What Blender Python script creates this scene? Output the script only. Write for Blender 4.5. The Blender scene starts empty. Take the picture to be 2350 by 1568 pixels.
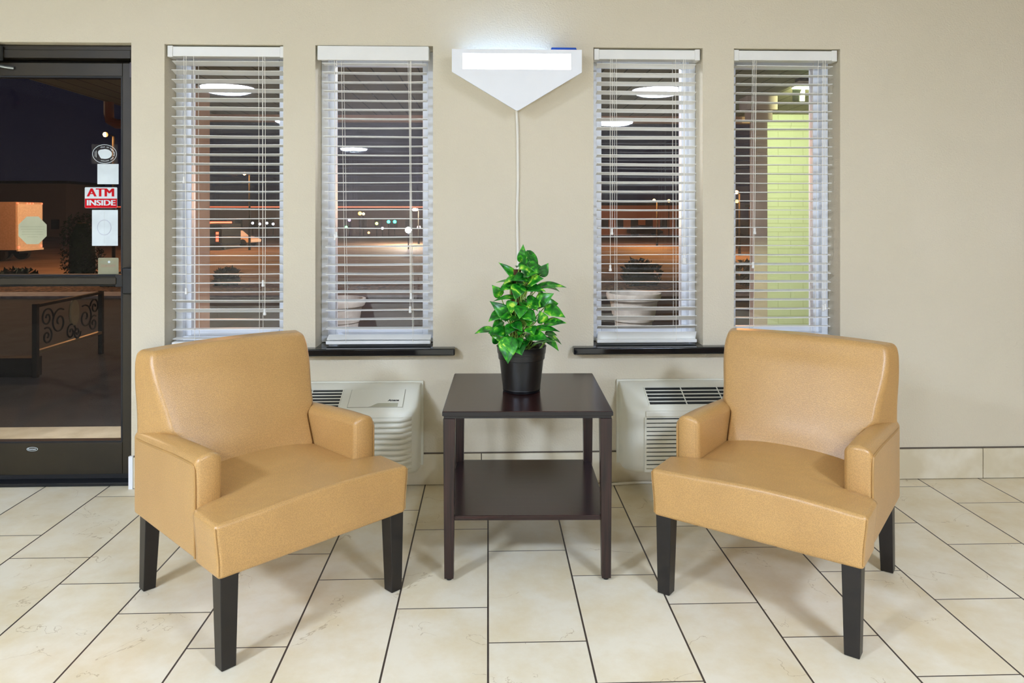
import bpy, bmesh, math, random
from mathutils import Vector, Matrix
random.seed(7)
C = bpy.context.scene.collection
SC = bpy.context.scene
R = math.radians
def lin(c):
    return tuple(((v/255)/12.92 if v/255 <= .04045 else ((v/255+.055)/1.055)**2.4) for v in c[:3])

# ------------------------------------------------------------------ camera, world, exposure
WALL = 3.575            # y of the window wall's room face
CEIL = 2.72
YAW = math.atan(55/1680)
cam_d = bpy.data.cameras.new('camera'); cam = bpy.data.objects.new('camera', cam_d); C.objects.link(cam)
cam.location = (0, 0, 1.32); cam.rotation_euler = (R(90), 0, -YAW)
cam_d.sensor_width = 36; cam_d.lens = 1680*36/2350; cam_d.shift_y = -(784-490)/2350
cam_d.clip_start = .05; cam_d.clip_end = 600
SC.camera = cam
w = bpy.data.worlds.new('night_sky'); SC.world = w; w.use_nodes = True
w.node_tree.nodes['Background'].inputs[0].default_value = (.55, .50, 1.0, 1)
w.node_tree.nodes['Background'].inputs[1].default_value = .016
SC.view_settings.view_transform = 'Standard'; SC.view_settings.look = 'None'
SC.view_settings.exposure = 0.0; SC.view_settings.gamma = 1
SC.cycles.use_denoising = True
SC.cycles.max_bounces = 10; SC.cycles.diffuse_bounces = 5; SC.cycles.transparent_max_bounces = 24
SC.cycles.sample_clamp_indirect = 4
ROOM_LAMP = 184.0        # strength of the round ceiling lights

# ------------------------------------------------------------------ helpers
def tag(o, label=None, cat=None, group=None, kind=None):
    if label: o['label'] = label
    if cat: o['category'] = cat
    if group: o['group'] = group
    if kind: o['kind'] = kind
    return o
def thing(name, label, cat, loc=(0, 0, 0), rz=0, group=None, kind=None):
    o = bpy.data.objects.new(name, None); C.objects.link(o)
    o.location = loc; o.rotation_euler = (0, 0, rz); o.empty_display_size = .1
    return tag(o, label, cat, group, kind)

class MB:
    def __init__(s): s.v = []; s.f = []; s.m = None
    def add(s, vs, fs):
        n = len(s.v)
        s.v += [tuple(s.m @ Vector(p)) if s.m else tuple(p) for p in vs]
        s.f += [tuple(n+i for i in f) for f in fs]; return s
    def box(s, x0, x1, y0, y1, z0, z1):
        return s.add([(x, y, z) for x in (x0, x1) for y in (y0, y1) for z in (z0, z1)],
                     [(0, 1, 3, 2), (4, 6, 7, 5), (0, 4, 5, 1), (2, 3, 7, 6), (0, 2, 6, 4), (1, 5, 7, 3)])
    def taper(s, b, t, z0, z1):      # b, t = (x0,x1,y0,y1)
        vs = [(b[0], b[2], z0), (b[1], b[2], z0), (b[1], b[3], z0), (b[0], b[3], z0), (t[0], t[2], z1), (t[1], t[2], z1), (t[1], t[3], z1), (t[0], t[3], z1)]
        return s.add(vs, [(3, 2, 1, 0), (4, 5, 6, 7), (0, 1, 5, 4), (1, 2, 6, 5), (2, 3, 7, 6), (3, 0, 4, 7)])
    def rbox(s, x0, x1, y0, y1, z0, z1, r, n=(6, 6, 6), fn=None, m=4):
        def ax(a, b, k):
            o = [r*(1-math.tan(math.pi/4*(1-i/m))) for i in range(m)]
            return [a+q for q in o] + [a+r+(b-a-2*r)*i/k for i in range(k+1)] + [b-q for q in reversed(o)]
        A = [ax(x0, x1, n[0]), ax(y0, y1, n[1]), ax(z0, z1, n[2])]
        lo = (x0+r, y0+r, z0+r); hi = (x1-r, y1-r, z1-r)
        idx = {}; vs = []; fs = []
        def V(i, j, k):
            key = (i, j, k)
            if key not in idx:
                p = (A[0][i], A[1][j], A[2][k])
                q = [min(max(p[a], lo[a]), hi[a]) for a in range(3)]
                d = Vector([p[a]-q[a] for a in range(3)]); d.normalize()
                P = Vector(q)+d*r
                idx[key] = len(vs); vs.append(tuple(fn(P) if fn else P))
            return idx[key]
        L = [len(a)-1 for a in A]
        for i in range(L[0]):
            for j in range(L[1]):
                fs.append((V(i, j, 0), V(i, j+1, 0), V(i+1, j+1, 0), V(i+1, j, 0)))
                fs.append((V(i, j, L[2]), V(i+1, j, L[2]), V(i+1, j+1, L[2]), V(i, j+1, L[2])))
        for i in range(L[0]):
            for k in range(L[2]):
                fs.append((V(i, 0, k), V(i+1, 0, k), V(i+1, 0, k+1), V(i, 0, k+1)))
                fs.append((V(i, L[1], k), V(i, L[1], k+1), V(i+1, L[1], k+1), V(i+1, L[1], k)))
        for j in range(L[1]):
            for k in range(L[2]):
                fs.append((V(0, j, k), V(0, j, k+1), V(0, j+1, k+1), V(0, j+1, k)))
                fs.append((V(L[0], j, k), V(L[0], j+1, k), V(L[0], j+1, k+1), V(L[0], j, k+1)))
        return s.add(vs, fs)
    def tube(s, pts, r, n=8, closed=False):
        pts = [Vector(p) for p in pts]; vs = []; fs = []; N = len(pts)
        up = None
        for i, p in enumerate(pts):
            a = pts[(i-1) % N] if (closed or i > 0) else p
            b = pts[(i+1) % N] if (closed or i < N-1) else p
            t = (b-a).normalized()
            if up is None:
                up = Vector((0, 0, 1)) if abs(t.z) < .9 else Vector((1, 0, 0))
            up = (up-t*up.dot(t)).normalized(); sd = t.cross(up)
            rr = r[i] if isinstance(r, (list, tuple)) else r
            for k in range(n):
                an = 2*math.pi*k/n
                vs.append(p+(up*math.cos(an)+sd*math.sin(an))*rr)
        for i in range(N if closed else N-1):
            for k in range(n):
                a = i*n+k; b = i*n+(k+1) % n; c = ((i+1) % N)*n
                fs.append((a, b, c+(k+1) % n, c+k))
        if not closed:
            fs.append(tuple(range(n-1, -1, -1))); fs.append(tuple((N-1)*n+k for k in range(n)))
        return s.add(vs, fs)
    def lathe(s, prof, cx=0, cy=0, cz=0, n=32, sx=1, sy=1, cap=True):
        vs = []; fs = []
        for r, z in prof:
            for k in range(n):
                a = 2*math.pi*k/n
                vs.append((cx+r*sx*math.cos(a), cy+r*sy*math.sin(a), cz+z))
        for i in range(len(prof)-1):
            for k in range(n):
                fs.append((i*n+k, i*n+(k+1) % n, (i+1)*n+(k+1) % n, (i+1)*n+k))
        if cap:
            fs.append(tuple(range(n-1, -1, -1))); fs.append(tuple((len(prof)-1)*n+k for k in range(n)))
        return s.add(vs, fs)
    def prism(s, poly, y0, y1):      # polygon in x,z extruded along y
        n = len(poly)
        vs = [(x, y0, z) for x, z in poly]+[(x, y1, z) for x, z in poly]
        fs = [tuple(range(n)), tuple(range(2*n-1, n-1, -1))]
        for i in range(n):
            j = (i+1) % n; fs.append((i, n+i, n+j, j))
        return s.add(vs, fs)
    def build(s, name, mat, parent=None, smooth=True, bevel=0, seg=2, loc=None, ang=35, recalc=True):
        me = bpy.data.meshes.new(name); me.from_pydata(s.v, [], s.f)
        if recalc:
            bm = bmesh.new(); bm.from_mesh(me); bmesh.ops.recalc_face_normals(bm, faces=bm.faces); bm.to_mesh(me); bm.free()
        if smooth:
            me.shade_smooth(); me.set_sharp_from_angle(angle=R(ang))
        if mat: me.materials.append(mat)
        o = bpy.data.objects.new(name, me); C.objects.link(o)
        if parent: o.parent = parent
        if loc: o.location = loc
        if bevel:
            b = o.modifiers.new('bevel', 'BEVEL'); b.width = bevel; b.segments = seg; b.limit_method = 'ANGLE'; b.angle_limit = R(40); b.harden_normals = True
        return o
def box(name, mat, x0, x1, y0, y1, z0, z1, parent=None, bevel=0):
    return MB().box(x0, x1, y0, y1, z0, z1).build(name, mat, parent, bevel=bevel)
def ss(a, b, x):
    t = min(max((x-a)/(b-a), 0), 1); return t*t*(3-2*t)

# ------------------------------------------------------------------ materials
def nodes(name):
    m = bpy.data.materials.new(name); m.use_nodes = True
    return m, m.node_tree.nodes, m.node_tree.links, m.node_tree.nodes['Principled BSDF']
def mat(name, col, rough=.5, metal=0, spec=.5, noise=None, bump=None, coat=0):
    """noise=(scale, colour2, detail), bump=(scale, distance, detail): all procedural, in object coordinates"""
    m, N, L, B = nodes(name)
    B.inputs['Base Color'].default_value = (*lin(col), 1); B.inputs['Roughness'].default_value = rough
    B.inputs['Metallic'].default_value = metal; B.inputs['Specular IOR Level'].default_value = spec
    B.inputs['Coat Weight'].default_value = coat
    tc = N.new('ShaderNodeTexCoord')
    if noise is None: noise = (9, tuple(v*.94 for v in col), 3)
    t = N.new('ShaderNodeTexNoise'); t.inputs['Scale'].default_value = noise[0]; t.inputs['Detail'].default_value = noise[2]
    L.new(tc.outputs['Object'], t.inputs['Vector'])
    r = N.new('ShaderNodeValToRGB'); r.color_ramp.elements[0].position = .38; r.color_ramp.elements[1].position = .62
    r.color_ramp.elements[0].color = (*lin(noise[1]), 1); r.color_ramp.elements[1].color = (*lin(col), 1)
    L.new(t.outputs['Fac'], r.inputs['Fac']); L.new(r.outputs['Color'], B.inputs['Base Color'])
    if bump:
        t2 = N.new('ShaderNodeTexNoise'); t2.inputs['Scale'].default_value = bump[0]; t2.inputs['Detail'].default_value = bump[2]
        L.new(tc.outputs['Object'], t2.inputs['Vector'])
        b = N.new('ShaderNodeBump'); b.inputs['Strength'].default_value = 1; b.inputs['Distance'].default_value = bump[1]
        L.new(t2.outputs['Fac'], b.inputs['Height']); L.new(b.outputs['Normal'], B.inputs['Normal'])
    return m
def emit(name, col, strength):
    m, N, L, B = nodes(name)
    B.inputs['Base Color'].default_value = (.8, .8, .8, 1)
    B.inputs['Emission Color'].default_value = (*col, 1); B.inputs['Emission Strength'].default_value = strength
    return m
def glass_mat(name, tint=(1, 1, 1), refl=1.75, dust=.0, dustcol=(.8, .8, .85)):
    """thin pane: fresnel mirror over clear transmission, with a little real dust on it"""
    m, N, L, B = nodes(name); N.remove(B); out = N['Material Output']
    tr = N.new('ShaderNodeBsdfTransparent'); tr.inputs[0].default_value = (*tint, 1)
    gl = N.new('ShaderNodeBsdfGlossy'); gl.inputs['Roughness'].default_value = .012; gl.inputs[0].default_value = (1, 1, 1, 1)
    fr = N.new('ShaderNodeFresnel'); fr.inputs[0].default_value = refl
    mx = N.new('ShaderNodeMixShader'); L.new(fr.outputs[0], mx.inputs[0]); L.new(tr.outputs[0], mx.inputs[1]); L.new(gl.outputs[0], mx.inputs[2])
    last = mx
    if dust:
        df = N.new('ShaderNodeBsdfDiffuse'); df.inputs[0].default_value = (*dustcol, 1)
        tc = N.new('ShaderNodeTexCoord'); t = N.new('ShaderNodeTexNoise'); t.inputs['Scale'].default_value = 3; t.inputs['Detail'].default_value = 6
        L.new(tc.outputs['Object'], t.inputs['Vector'])
        v = N.new('ShaderNodeTexVoronoi'); v.inputs['Scale'].default_value = 60; L.new(tc.outputs['Object'], v.inputs['Vector'])
        g = N.new('ShaderNodeMath'); g.operation = 'LESS_THAN'; g.inputs[1].default_value = .07; L.new(v.outputs['Distance'], g.inputs[0])
        a = N.new('ShaderNodeMath'); a.operation = 'MULTIPLY'; a.inputs[1].default_value = dust*2; L.new(t.outputs['Fac'], a.inputs[0])
        b = N.new('ShaderNodeMath'); b.operation = 'MULTIPLY_ADD'; b.inputs[1].default_value = dust*2.5; L.new(g.outputs[0], b.inputs[0]); L.new(a.outputs[0], b.inputs[2])
        mx2 = N.new('ShaderNodeMixShader'); L.new(b.outputs[0], mx2.inputs[0]); L.new(mx.outputs[0], mx2.inputs[1]); L.new(df.outputs[0], mx2.inputs[2]); last = mx2
    L.new(last.outputs[0], out.inputs[0]); return m
def leather_mat(name, col):
    m, N, L, B = nodes(name)
    tc = N.new('ShaderNodeTexCoord')
    v = N.new('ShaderNodeTexVoronoi'); v.inputs['Scale'].default_value = 310; v.inputs['Randomness'].default_value = .8
    L.new(tc.outputs['Object'], v.inputs['Vector'])
    r = N.new('ShaderNodeValToRGB'); e = r.color_ramp.elements
    e[0].position = .12; e[1].position = .62
    e[0].color = (*lin(tuple(c*.86 for c in col)), 1); e[1].color = (*lin(col), 1)
    L.new(v.outputs['Distance'], r.inputs['Fac'])
    t = N.new('ShaderNodeTexNoise'); t.inputs['Scale'].default_value = 5; t.inputs['Detail'].default_value = 4
    L.new(tc.outputs['Object'], t.inputs['Vector'])
    mix = N.new('ShaderNodeMix'); mix.data_type = 'RGBA'; mix.blend_type = 'MULTIPLY'; mix.inputs[0].default_value = 1
    r2 = N.new('ShaderNodeValToRGB'); r2.color_ramp.elements[0].position = .3; r2.color_ramp.elements[1].position = .7
    r2.color_ramp.elements[0].color = (.9, .88, .86, 1); r2.color_ramp.elements[1].color = (1, 1, 1, 1)
    L.new(t.outputs['Fac'], r2.inputs['Fac']); L.new(r.outputs['Color'], mix.inputs[6]); L.new(r2.outputs['Color'], mix.inputs[7])
    L.new(mix.outputs[2], B.inputs['Base Color'])
    b = N.new('ShaderNodeBump'); b.inputs['Strength'].default_value = .5; b.inputs['Distance'].default_value = .0005
    L.new(v.outputs['Distance'], b.inputs['Height'])
    t3 = N.new('ShaderNodeTexNoise'); t3.inputs['Scale'].default_value = 6; t3.inputs['Detail'].default_value = 0; L.new(tc.outputs['Object'], t3.inputs['Vector'])
    b2 = N.new('ShaderNodeBump'); b2.inputs['Strength'].default_value = .25; b2.inputs['Distance'].default_value = .006
    L.new(t3.outputs['Fac'], b2.inputs['Height']); L.new(b.outputs['Normal'], b2.inputs['Normal'])
    L.new(b2.outputs['Normal'], B.inputs['Normal'])
    B.inputs['Roughness'].default_value = .40; B.inputs['Specular IOR Level'].default_value = .5
    B.inputs['Coat Weight'].default_value = .4; B.inputs['Coat Roughness'].default_value = .33
    L.new(b2.outputs['Normal'], B.inputs['Coat Normal'])
    return m
def wood_mat(name, c1, c2, rough, axis=2):
    m, N, L, B = nodes(name)
    tc = N.new('ShaderNodeTexCoord'); mp = N.new('ShaderNodeMapping')
    sc = [60, 60, 60]; sc[axis] = 2.0; mp.inputs['Scale'].default_value = sc
    L.new(tc.outputs['Object'], mp.inputs['Vector'])
    t = N.new('ShaderNodeTexNoise'); t.inputs['Scale'].default_value = 2.2; t.inputs['Detail'].default_value = 6
    L.new(mp.outputs[0], t.inputs['Vector'])
    r = N.new('ShaderNodeValToRGB'); r.color_ramp.elements[0].position = .35; r.color_ramp.elements[1].position = .7
    r.color_ramp.elements[0].color = (*lin(c1), 1); r.color_ramp.elements[1].color = (*lin(c2), 1)
    L.new(t.outputs['Fac'], r.inputs['Fac']); L.new(r.outputs['Color'], B.inputs['Base Color'])
    b = N.new('ShaderNodeBump'); b.inputs['Distance'].default_value = .0004; b.inputs['Strength'].default_value = .4
    L.new(t.outputs['Fac'], b.inputs['Height']); L.new(b.outputs['Normal'], B.inputs['Normal'])
    B.inputs['Roughness'].default_value = rough; return m
def leaf_mat(name):
    m, N, L, B = nodes(name)
    tc = N.new('ShaderNodeTexCoord')
    t = N.new('ShaderNodeTexNoise'); t.inputs['Scale'].default_value = 26; t.inputs['Detail'].default_value = 5; t.inputs['Distortion'].default_value = 1.2
    L.new(tc.outputs['Object'], t.inputs['Vector'])
    r = N.new('ShaderNodeValToRGB'); e = r.color_ramp.elements
    e[0].position = .40; e[0].color = (*lin((10, 80, 18)), 1)
    e[1].position = .53; e[1].color = (*lin((36, 132, 28)), 1)
    x = r.color_ramp.elements.new(.61); x.color = (*lin((84, 172, 36)), 1)
    x = r.color_ramp.elements.new(.69); x.color = (*lin((190, 220, 80)), 1)
    L.new(t.outputs['Fac'], r.inputs['Fac']); L.new(r.outputs['Color'], B.inputs['Base Color'])
    B.inputs['Roughness'].default_value = .28
    B.inputs['Subsurface Weight'].default_value = 0
    return m
def floor_mat(name, col, tile=(.305, .61), grout=.006):
    m, N, L, B = nodes(name)
    tc = N.new('ShaderNodeTexCoord'); sp = N.new('ShaderNodeSeparateXYZ'); L.new(tc.outputs['Object'], sp.inputs[0])
    def M(op, a, b=None, c=None):
        n = N.new('ShaderNodeMath'); n.operation = op
        for i, q in enumerate((a, b, c)):
            if q is None: continue
            if isinstance(q, (int, float)): n.inputs[i].default_value = q
            else: L.new(q, n.inputs[i])
        return n.outputs[0]
    W_, L_ = tile
    col_i = M('FLOOR', M('DIVIDE', sp.outputs[0], W_))
    xf = M('SUBTRACT', M('DIVIDE', sp.outputs[0], W_), col_i)
    yv = M('SUBTRACT', M('DIVIDE', M('SUBTRACT', sp.outputs[1], FLOOR_Y0), L_), M('MULTIPLY', col_i, FLOOR_SHIFT))
    row_i = M('FLOOR', yv); yf = M('SUBTRACT', yv, row_i)
    dx = M('MULTIPLY', M('MINIMUM', xf, M('SUBTRACT', 1, xf)), W_)
    dy = M('MULTIPLY', M('MINIMUM', yf, M('SUBTRACT', 1, yf)), L_)
    d = M('MINIMUM', dx, M('MULTIPLY_ADD', dy, 1, .0008))
    g = M('LESS_THAN', d, grout/2)
    cid = N.new('ShaderNodeCombineXYZ'); L.new(col_i, cid.inputs[0]); L.new(row_i, cid.inputs[1])
    wn = N.new('ShaderNodeTexWhiteNoise'); wn.noise_dimensions = '2D'; L.new(cid.outputs[0], wn.inputs['Vector'])
    # stone clouding, shifted per tile
    ad = N.new('ShaderNodeVectorMath'); ad.operation = 'MULTIPLY_ADD'; L.new(wn.outputs['Color'], ad.inputs[0]); ad.inputs[1].default_value = (9, 9, 9); L.new(tc.outputs['Object'], ad.inputs[2])
    t = N.new('ShaderNodeTexNoise'); t.inputs['Scale'].default_value = 5; t.inputs['Detail'].default_value = 8; t.inputs['Roughness'].default_value = .65; L.new(ad.outputs[0], t.inputs['Vector'])
    r = N.new('ShaderNodeValToRGB'); e = r.color_ramp.elements
    e[0].position = .33; e[0].color = (*lin(tuple(v*f for v, f in zip(col, (.95, .92, .85)))), 1)
    e[1].position = .62; e[1].color = (*lin(col), 1)
    L.new(t.outputs['Fac'], r.inputs['Fac'])
    # thin veins
    v1 = N.new('ShaderNodeTexNoise'); v1.inputs['Scale'].default_value = 3.2; v1.inputs['Detail'].default_value = 6; v1.inputs['Distortion'].default_value = .6; L.new(ad.outputs[0], v1.inputs['Vector'])
    vein = M('LESS_THAN', M('ABSOLUTE', M('SUBTRACT', v1.outputs['Fac'], .5)), .0022)
    v2 = N.new('ShaderNodeTexNoise'); v2.inputs['Scale'].default_value = 4; L.new(ad.outputs[0], v2.inputs['Vector'])
    veinm = M('MULTIPLY', M('MULTIPLY', vein, M('GREATER_THAN', v2.outputs['Fac'], .56)), .45)
    mv = N.new('ShaderNodeMix'); mv.data_type = 'RGBA'; L.new(veinm, mv.inputs[0]); L.new(r.outputs['Color'], mv.inputs[6]); mv.inputs[7].default_value = (*lin((165, 140, 95)), 1)
    br = M('MULTIPLY_ADD', wn.outputs['Value'], .07, .95)
    hs = N.new('ShaderNodeHueSaturation'); L.new(br, hs.inputs['Value']); L.new(mv.outputs[2], hs.inputs['Color'])
    mg = N.new('ShaderNodeMix'); mg.data_type = 'RGBA'; L.new(g, mg.inputs[0]); L.new(hs.outputs[0], mg.inputs[6]); mg.inputs[7].default_value = (*lin((70, 60, 52)), 1)
    L.new(mg.outputs[2], B.inputs['Base Color'])
    b = N.new('ShaderNodeBump'); b.inputs['Distance'].default_value = .001; L.new(M('SUBTRACT', 1, g), b.inputs['Height'])
    t5 = N.new('ShaderNodeTexNoise'); t5.inputs['Scale'].default_value = 30; L.new(tc.outputs['Object'], t5.inputs['Vector'])
    b2 = N.new('ShaderNodeBump'); b2.inputs['Distance'].default_value = .0012; b2.inputs['Strength'].default_value = .5; L.new(t5.outputs['Fac'], b2.inputs['Height']); L.new(b.outputs['Normal'], b2.inputs['Normal'])
    L.new(b2.outputs['Normal'], B.inputs['Normal'])
    B.inputs['Roughness'].default_value = .42; B.inputs['Specular IOR Level'].default_value = .35
    return m
def brick_mat(name, c1, c2, mortar, bw, bh, plane='xz', ms=.012, bumpd=.004):
    m, N, L, B = nodes(name)
    tc = N.new('ShaderNodeTexCoord'); sp = N.new('ShaderNodeSeparateXYZ'); cb = N.new('ShaderNodeCombineXYZ')
    L.new(tc.outputs['Object'], sp.inputs[0])
    i0, i1 = {'xz': (0, 2), 'yz': (1, 2), 'xy': (0, 1), 'yx': (1, 0)}[plane]
    L.new(sp.outputs[i0], cb.inputs[0]); L.new(sp.outputs[i1], cb.inputs[1])
    b = N.new('ShaderNodeTexBrick'); b.inputs['Scale'].default_value = 1; b.inputs['Brick Width'].default_value = bw; b.inputs['Row Height'].default_value = bh
    b.inputs['Mortar Size'].default_value = ms; b.inputs['Color1'].default_value = (*lin(c1), 1); b.inputs['Color2'].default_value = (*lin(c2), 1); b.inputs['Mortar'].default_value = (*lin(mortar), 1)
    L.new(cb.outputs[0], b.inputs['Vector']); L.new(b.outputs['Color'], B.inputs['Base Color'])
    bp = N.new('ShaderNodeBump'); bp.inputs['Distance'].default_value = bumpd; bp.invert = True
    L.new(b.outputs['Fac'], bp.inputs['Height']); L.new(bp.outputs['Normal'], B.inputs['Normal'])
    B.inputs['Roughness'].default_value = .7; return m

FLOOR_Y0 = 2.25; FLOOR_SHIFT = -1/3
M_wall = mat('wall_paint', (219, 210, 188), .75, spec=.3, noise=(1.2, (215, 206, 183), 3), bump=(125, .0026, 3))
M_ceil = mat('ceiling_paint', (206, 204, 198), .9)
M_room = mat('tan_wall_paint', (176, 160, 134), .8)
M_floor = floor_mat('floor_tile', (238, 229, 206))
M_base = mat('baseboard_tile', (228, 220, 198), .4, noise=(7, (214, 203, 174), 6))
M_grout = mat('grout', (92, 82, 70), .9)
M_white = mat('white_blind', (241, 241, 236), .42, noise=(9, (238, 238, 233), 3))
M_vinyl = mat('white_vinyl', (244, 248, 253), .3, noise=(9, (241, 245, 251), 3))
M_cord = mat('white_cord', (244, 241, 230), .6, noise=(9, (240, 237, 226), 2))
M_black = mat('black_granite', (14, 17, 20), .09, noise=(160, (18, 21, 25), 2))
M_bronze = mat('bronze_anodised', (46, 39, 25), .42, metal=.2, noise=(5, (40, 34, 22), 3))
M_gasket = mat('black_gasket', (12, 14, 18), .6)
M_hard = mat('dark_hardware', (9, 14, 21), .3)
M_steel = mat('steel', (160, 165, 165), .3, metal=.9)
M_glass = glass_mat('window_glass', (.96, .97, .98), 1.52, dust=.008)
M_hazy = glass_mat('hazy_window_glass', (.96, .96, .98), 1.52, dust=.035, dustcol=(.78, .76, .90))  # heavier dust on this pane, its violet tint carrying the haze of glare
M_dglass = glass_mat('door_glass', (.8, .8, .82), 1.16, dust=.001)
M_leather = leather_mat('tan_leather', (198, 155, 94))
M_seam = mat('tan_piping', (178, 138, 82), .45)
M_espresso = mat('espresso_leg', (24, 19, 17), .40, noise=(30, (19, 15, 14), 4))
M_table = wood_mat('dark_veneer', (27, 11, 12), (52, 26, 24), .20, axis=0)
M_tleg = wood_mat('dark_veneer_leg', (18, 9, 9), (54, 30, 25), .33, axis=2)
M_tdark = mat('dark_edge', (17, 14, 16), .4)
M_pot = mat('black_plastic', (8, 9, 12), .34)
M_soil = mat('potting_soil', (58, 40, 28), .95, noise=(90, (28, 18, 12), 4), bump=(120, .004, 3))
M_leaf = leaf_mat('pothos_leaf')
M_stem = mat('green_stem', (150, 190, 80), .5)
M_moss = mat('moss_pole', (112, 72, 42), .95, noise=(140, (60, 36, 20), 4), bump=(220, .006, 3))
M_ac = mat('cream_plastic', (236, 235, 220), .42, noise=(3, (231, 229, 213), 2))
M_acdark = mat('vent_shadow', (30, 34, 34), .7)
M_ink = mat('black_ink', (20, 22, 24), .6)
M_lamp = mat('lamp_housing', (246, 249, 253), .4, noise=(9, (244, 247, 251), 3))
M_blue = mat('blue_plastic', (20, 84, 190), .4)
M_diff = emit('lamp_window', (.86, .94, 1.0), 3.2)
M_tube = emit('lamp_tube', (.22, .46, 1.0), 10)
M_disc = emit('ceiling_light_lens', (.81, .965, 1.25), ROOM_LAMP*1.24)
M_disc2 = emit('ceiling_light_lens_dimmer', (.81, .965, 1.25), ROOM_LAMP*.76)
M_paper = mat('white_paper', (222, 232, 234), .6)
M_red = mat('red_vinyl', (196, 0, 16), .6, spec=.15)
M_olive = mat('sticker_back', (176, 176, 146), .6)
M_olived = mat('sticker_print', (150, 150, 122), .6)
M_olivegrey = mat('sticker_plate', (150, 146, 116), .6)
M_rose = mat('sticker_word', (164, 136, 112), .6)

# ------------------------------------------------------------------ text
def text_mesh(body, size, m, parent, loc, rot=(90, 0, 0), bold=0, fat=0, shear=0, name='lettering', mirror=False, align='CENTER', width=None, depth=.0004):
    cu = bpy.data.curves.new('txt', 'FONT'); cu.body = body; cu.size = size; cu.align_x = align; cu.align_y = 'CENTER'
    cu.offset = bold; cu.shear = shear; cu.extrude = depth; cu.resolution_u = 4
    t = bpy.data.objects.new('txt', cu); C.objects.link(t)
    me = bpy.data.meshes.new_from_object(t.evaluated_get(bpy.context.evaluated_depsgraph_get()))
    bpy.data.objects.remove(t); bpy.data.curves.remove(cu)
    xs = [v.co.x for v in me.vertices]
    k = 1
    if width and xs: k = width/(max(xs)-min(xs))
    for v in me.vertices:
        v.co.x *= k*(-1 if mirror else 1)
    if mirror: me.flip_normals()
    if fat:
        bm = bmesh.new(); bm.from_mesh(me)
        g = bm.verts[:]+bm.edges[:]+bm.faces[:]
        for dx_ in (-fat, fat):
            d_ = bmesh.ops.duplicate(bm, geom=g); bmesh.ops.translate(bm, verts=[q for q in d_['geom'] if isinstance(q, bmesh.types.BMVert)], vec=(dx_, 0, .0003 if dx_ > 0 else .0006))
        bm.to_mesh(me); bm.free()
    me.name = name; me.materials.clear(); me.materials.append(m)
    o = bpy.data.objects.new(name, me); C.objects.link(o); o.parent = parent
    o.location = loc; o.rotation_euler = tuple(R(a) for a in rot); return o

# ------------------------------------------------------------------ room shell
RX0, RX1, RY0 = -5.4, 3.5, -9.6
WT = 3.83                                                     # outside face of the window wall
OPEN = [(-1.556, -.990), (-.836, -.268), (.517, 1.058), (1.213, 1.745)]   # window openings in x
OZ0, OZ1 = .672, 2.135
DOOR = (-2.95, -1.713, 0, 2.14)
def wall_with_holes(name, m, x0, x1, z0, z1, y0, y1, holes):
    xs = sorted({x0, x1, *[h[0] for h in holes], *[h[1] for h in holes]})
    zs = sorted({z0, z1, *[h[2] for h in holes], *[h[3] for h in holes]})
    b = MB()
    hole = lambda x, z: any(h[0] < x < h[1] and h[2] < z < h[3] for h in holes)
    for i in range(len(xs)-1):
        for j in range(len(zs)-1):
            a, c, d, e = xs[i], xs[i+1], zs[j], zs[j+1]
            if hole((a+c)/2, (d+e)/2): continue
            b.add([(a, y0, d), (c, y0, d), (c, y0, e), (a, y0, e)], [(0, 1, 2, 3)])
            b.add([(a, y1, d), (c, y1, d), (c, y1, e), (a, y1, e)], [(3, 2, 1, 0)])
    for h in holes:
        a, c, d, e = h
        b.add([(a, y0, d), (a, y1, d), (a, y1, e), (a, y0, e)], [(0, 1, 2, 3)])
        b.add([(c, y0, d), (c, y1, d), (c, y1, e), (c, y0, e)], [(3, 2, 1, 0)])
        b.add([(a, y0, e), (a, y1, e), (c, y1, e), (c, y0, e)], [(0, 1, 2, 3)])
        if d > z0: b.add([(a, y0, d), (a, y1, d), (c, y1, d), (c, y0, d)], [(3, 2, 1, 0)])
    for a in (x0, x1): b.add([(a, y0, z0), (a, y1, z0), (a, y1, z1), (a, y0, z1)], [(0, 1, 2, 3)])
    b.add([(x0, y0, z1), (x1, y0, z1), (x1, y1, z1), (x0, y1, z1)], [(0, 1, 2, 3)])
    return b.build(name, m, smooth=False, recalc=False)
wb = wall_with_holes('wall_back', M_wall, RX0, RX1, 0, CEIL, WALL, WT, [(a, c, OZ0-.002, OZ1) for a, c in OPEN]+[DOOR]); tag(wb, kind='structure')
tag(box('floor', M_floor, RX0, RX1, RY0, WT, -.06, 0), kind='structure')
tag(box('ceiling', M_ceil, RX0-.1, RX1+.1, RY0-.1, WT, CEIL, CEIL+.08), kind='structure')
tag(box('wall_left', M_room, RX0-.1, RX0, RY0, WT, 0, CEIL), kind='structure')
tag(box('wall_right', mat('brown_wall_paint', (150, 122, 88), .8), RX1, RX1+.1, RY0, WT, 0, CEIL), kind='structure')
tag(box('wall_front', M_room, RX0-.1, RX1+.1, RY0-.1, RY0, 0, CEIL), kind='structure')

# tiled baseboard of single pieces along the window wall
bb = MB(); bb.box(DOOR[1]+.008, RX1, WALL-.004, WALL, 0, .156)
baseb = bb.build('baseboard_back', M_grout, smooth=False); tag(baseb, kind='structure')
x = DOOR[1]+.012; cuts = [-1.713+.012, -1.25, -.64, -.032, .578, 1.31, 1.92, 2.462, 3.07, RX1]
for a, c in zip(cuts[:-1], cuts[1:]):
    MB().box(a+.002, c-.002, WALL-.012, WALL-.003, .003, .150).build('tile', M_base, baseb, bevel=.0015)
box('end_trim', M_vinyl, DOOR[1]-.006, DOOR[1]+.014, WALL-.016, WALL-.001, .0, .156, baseb)

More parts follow.
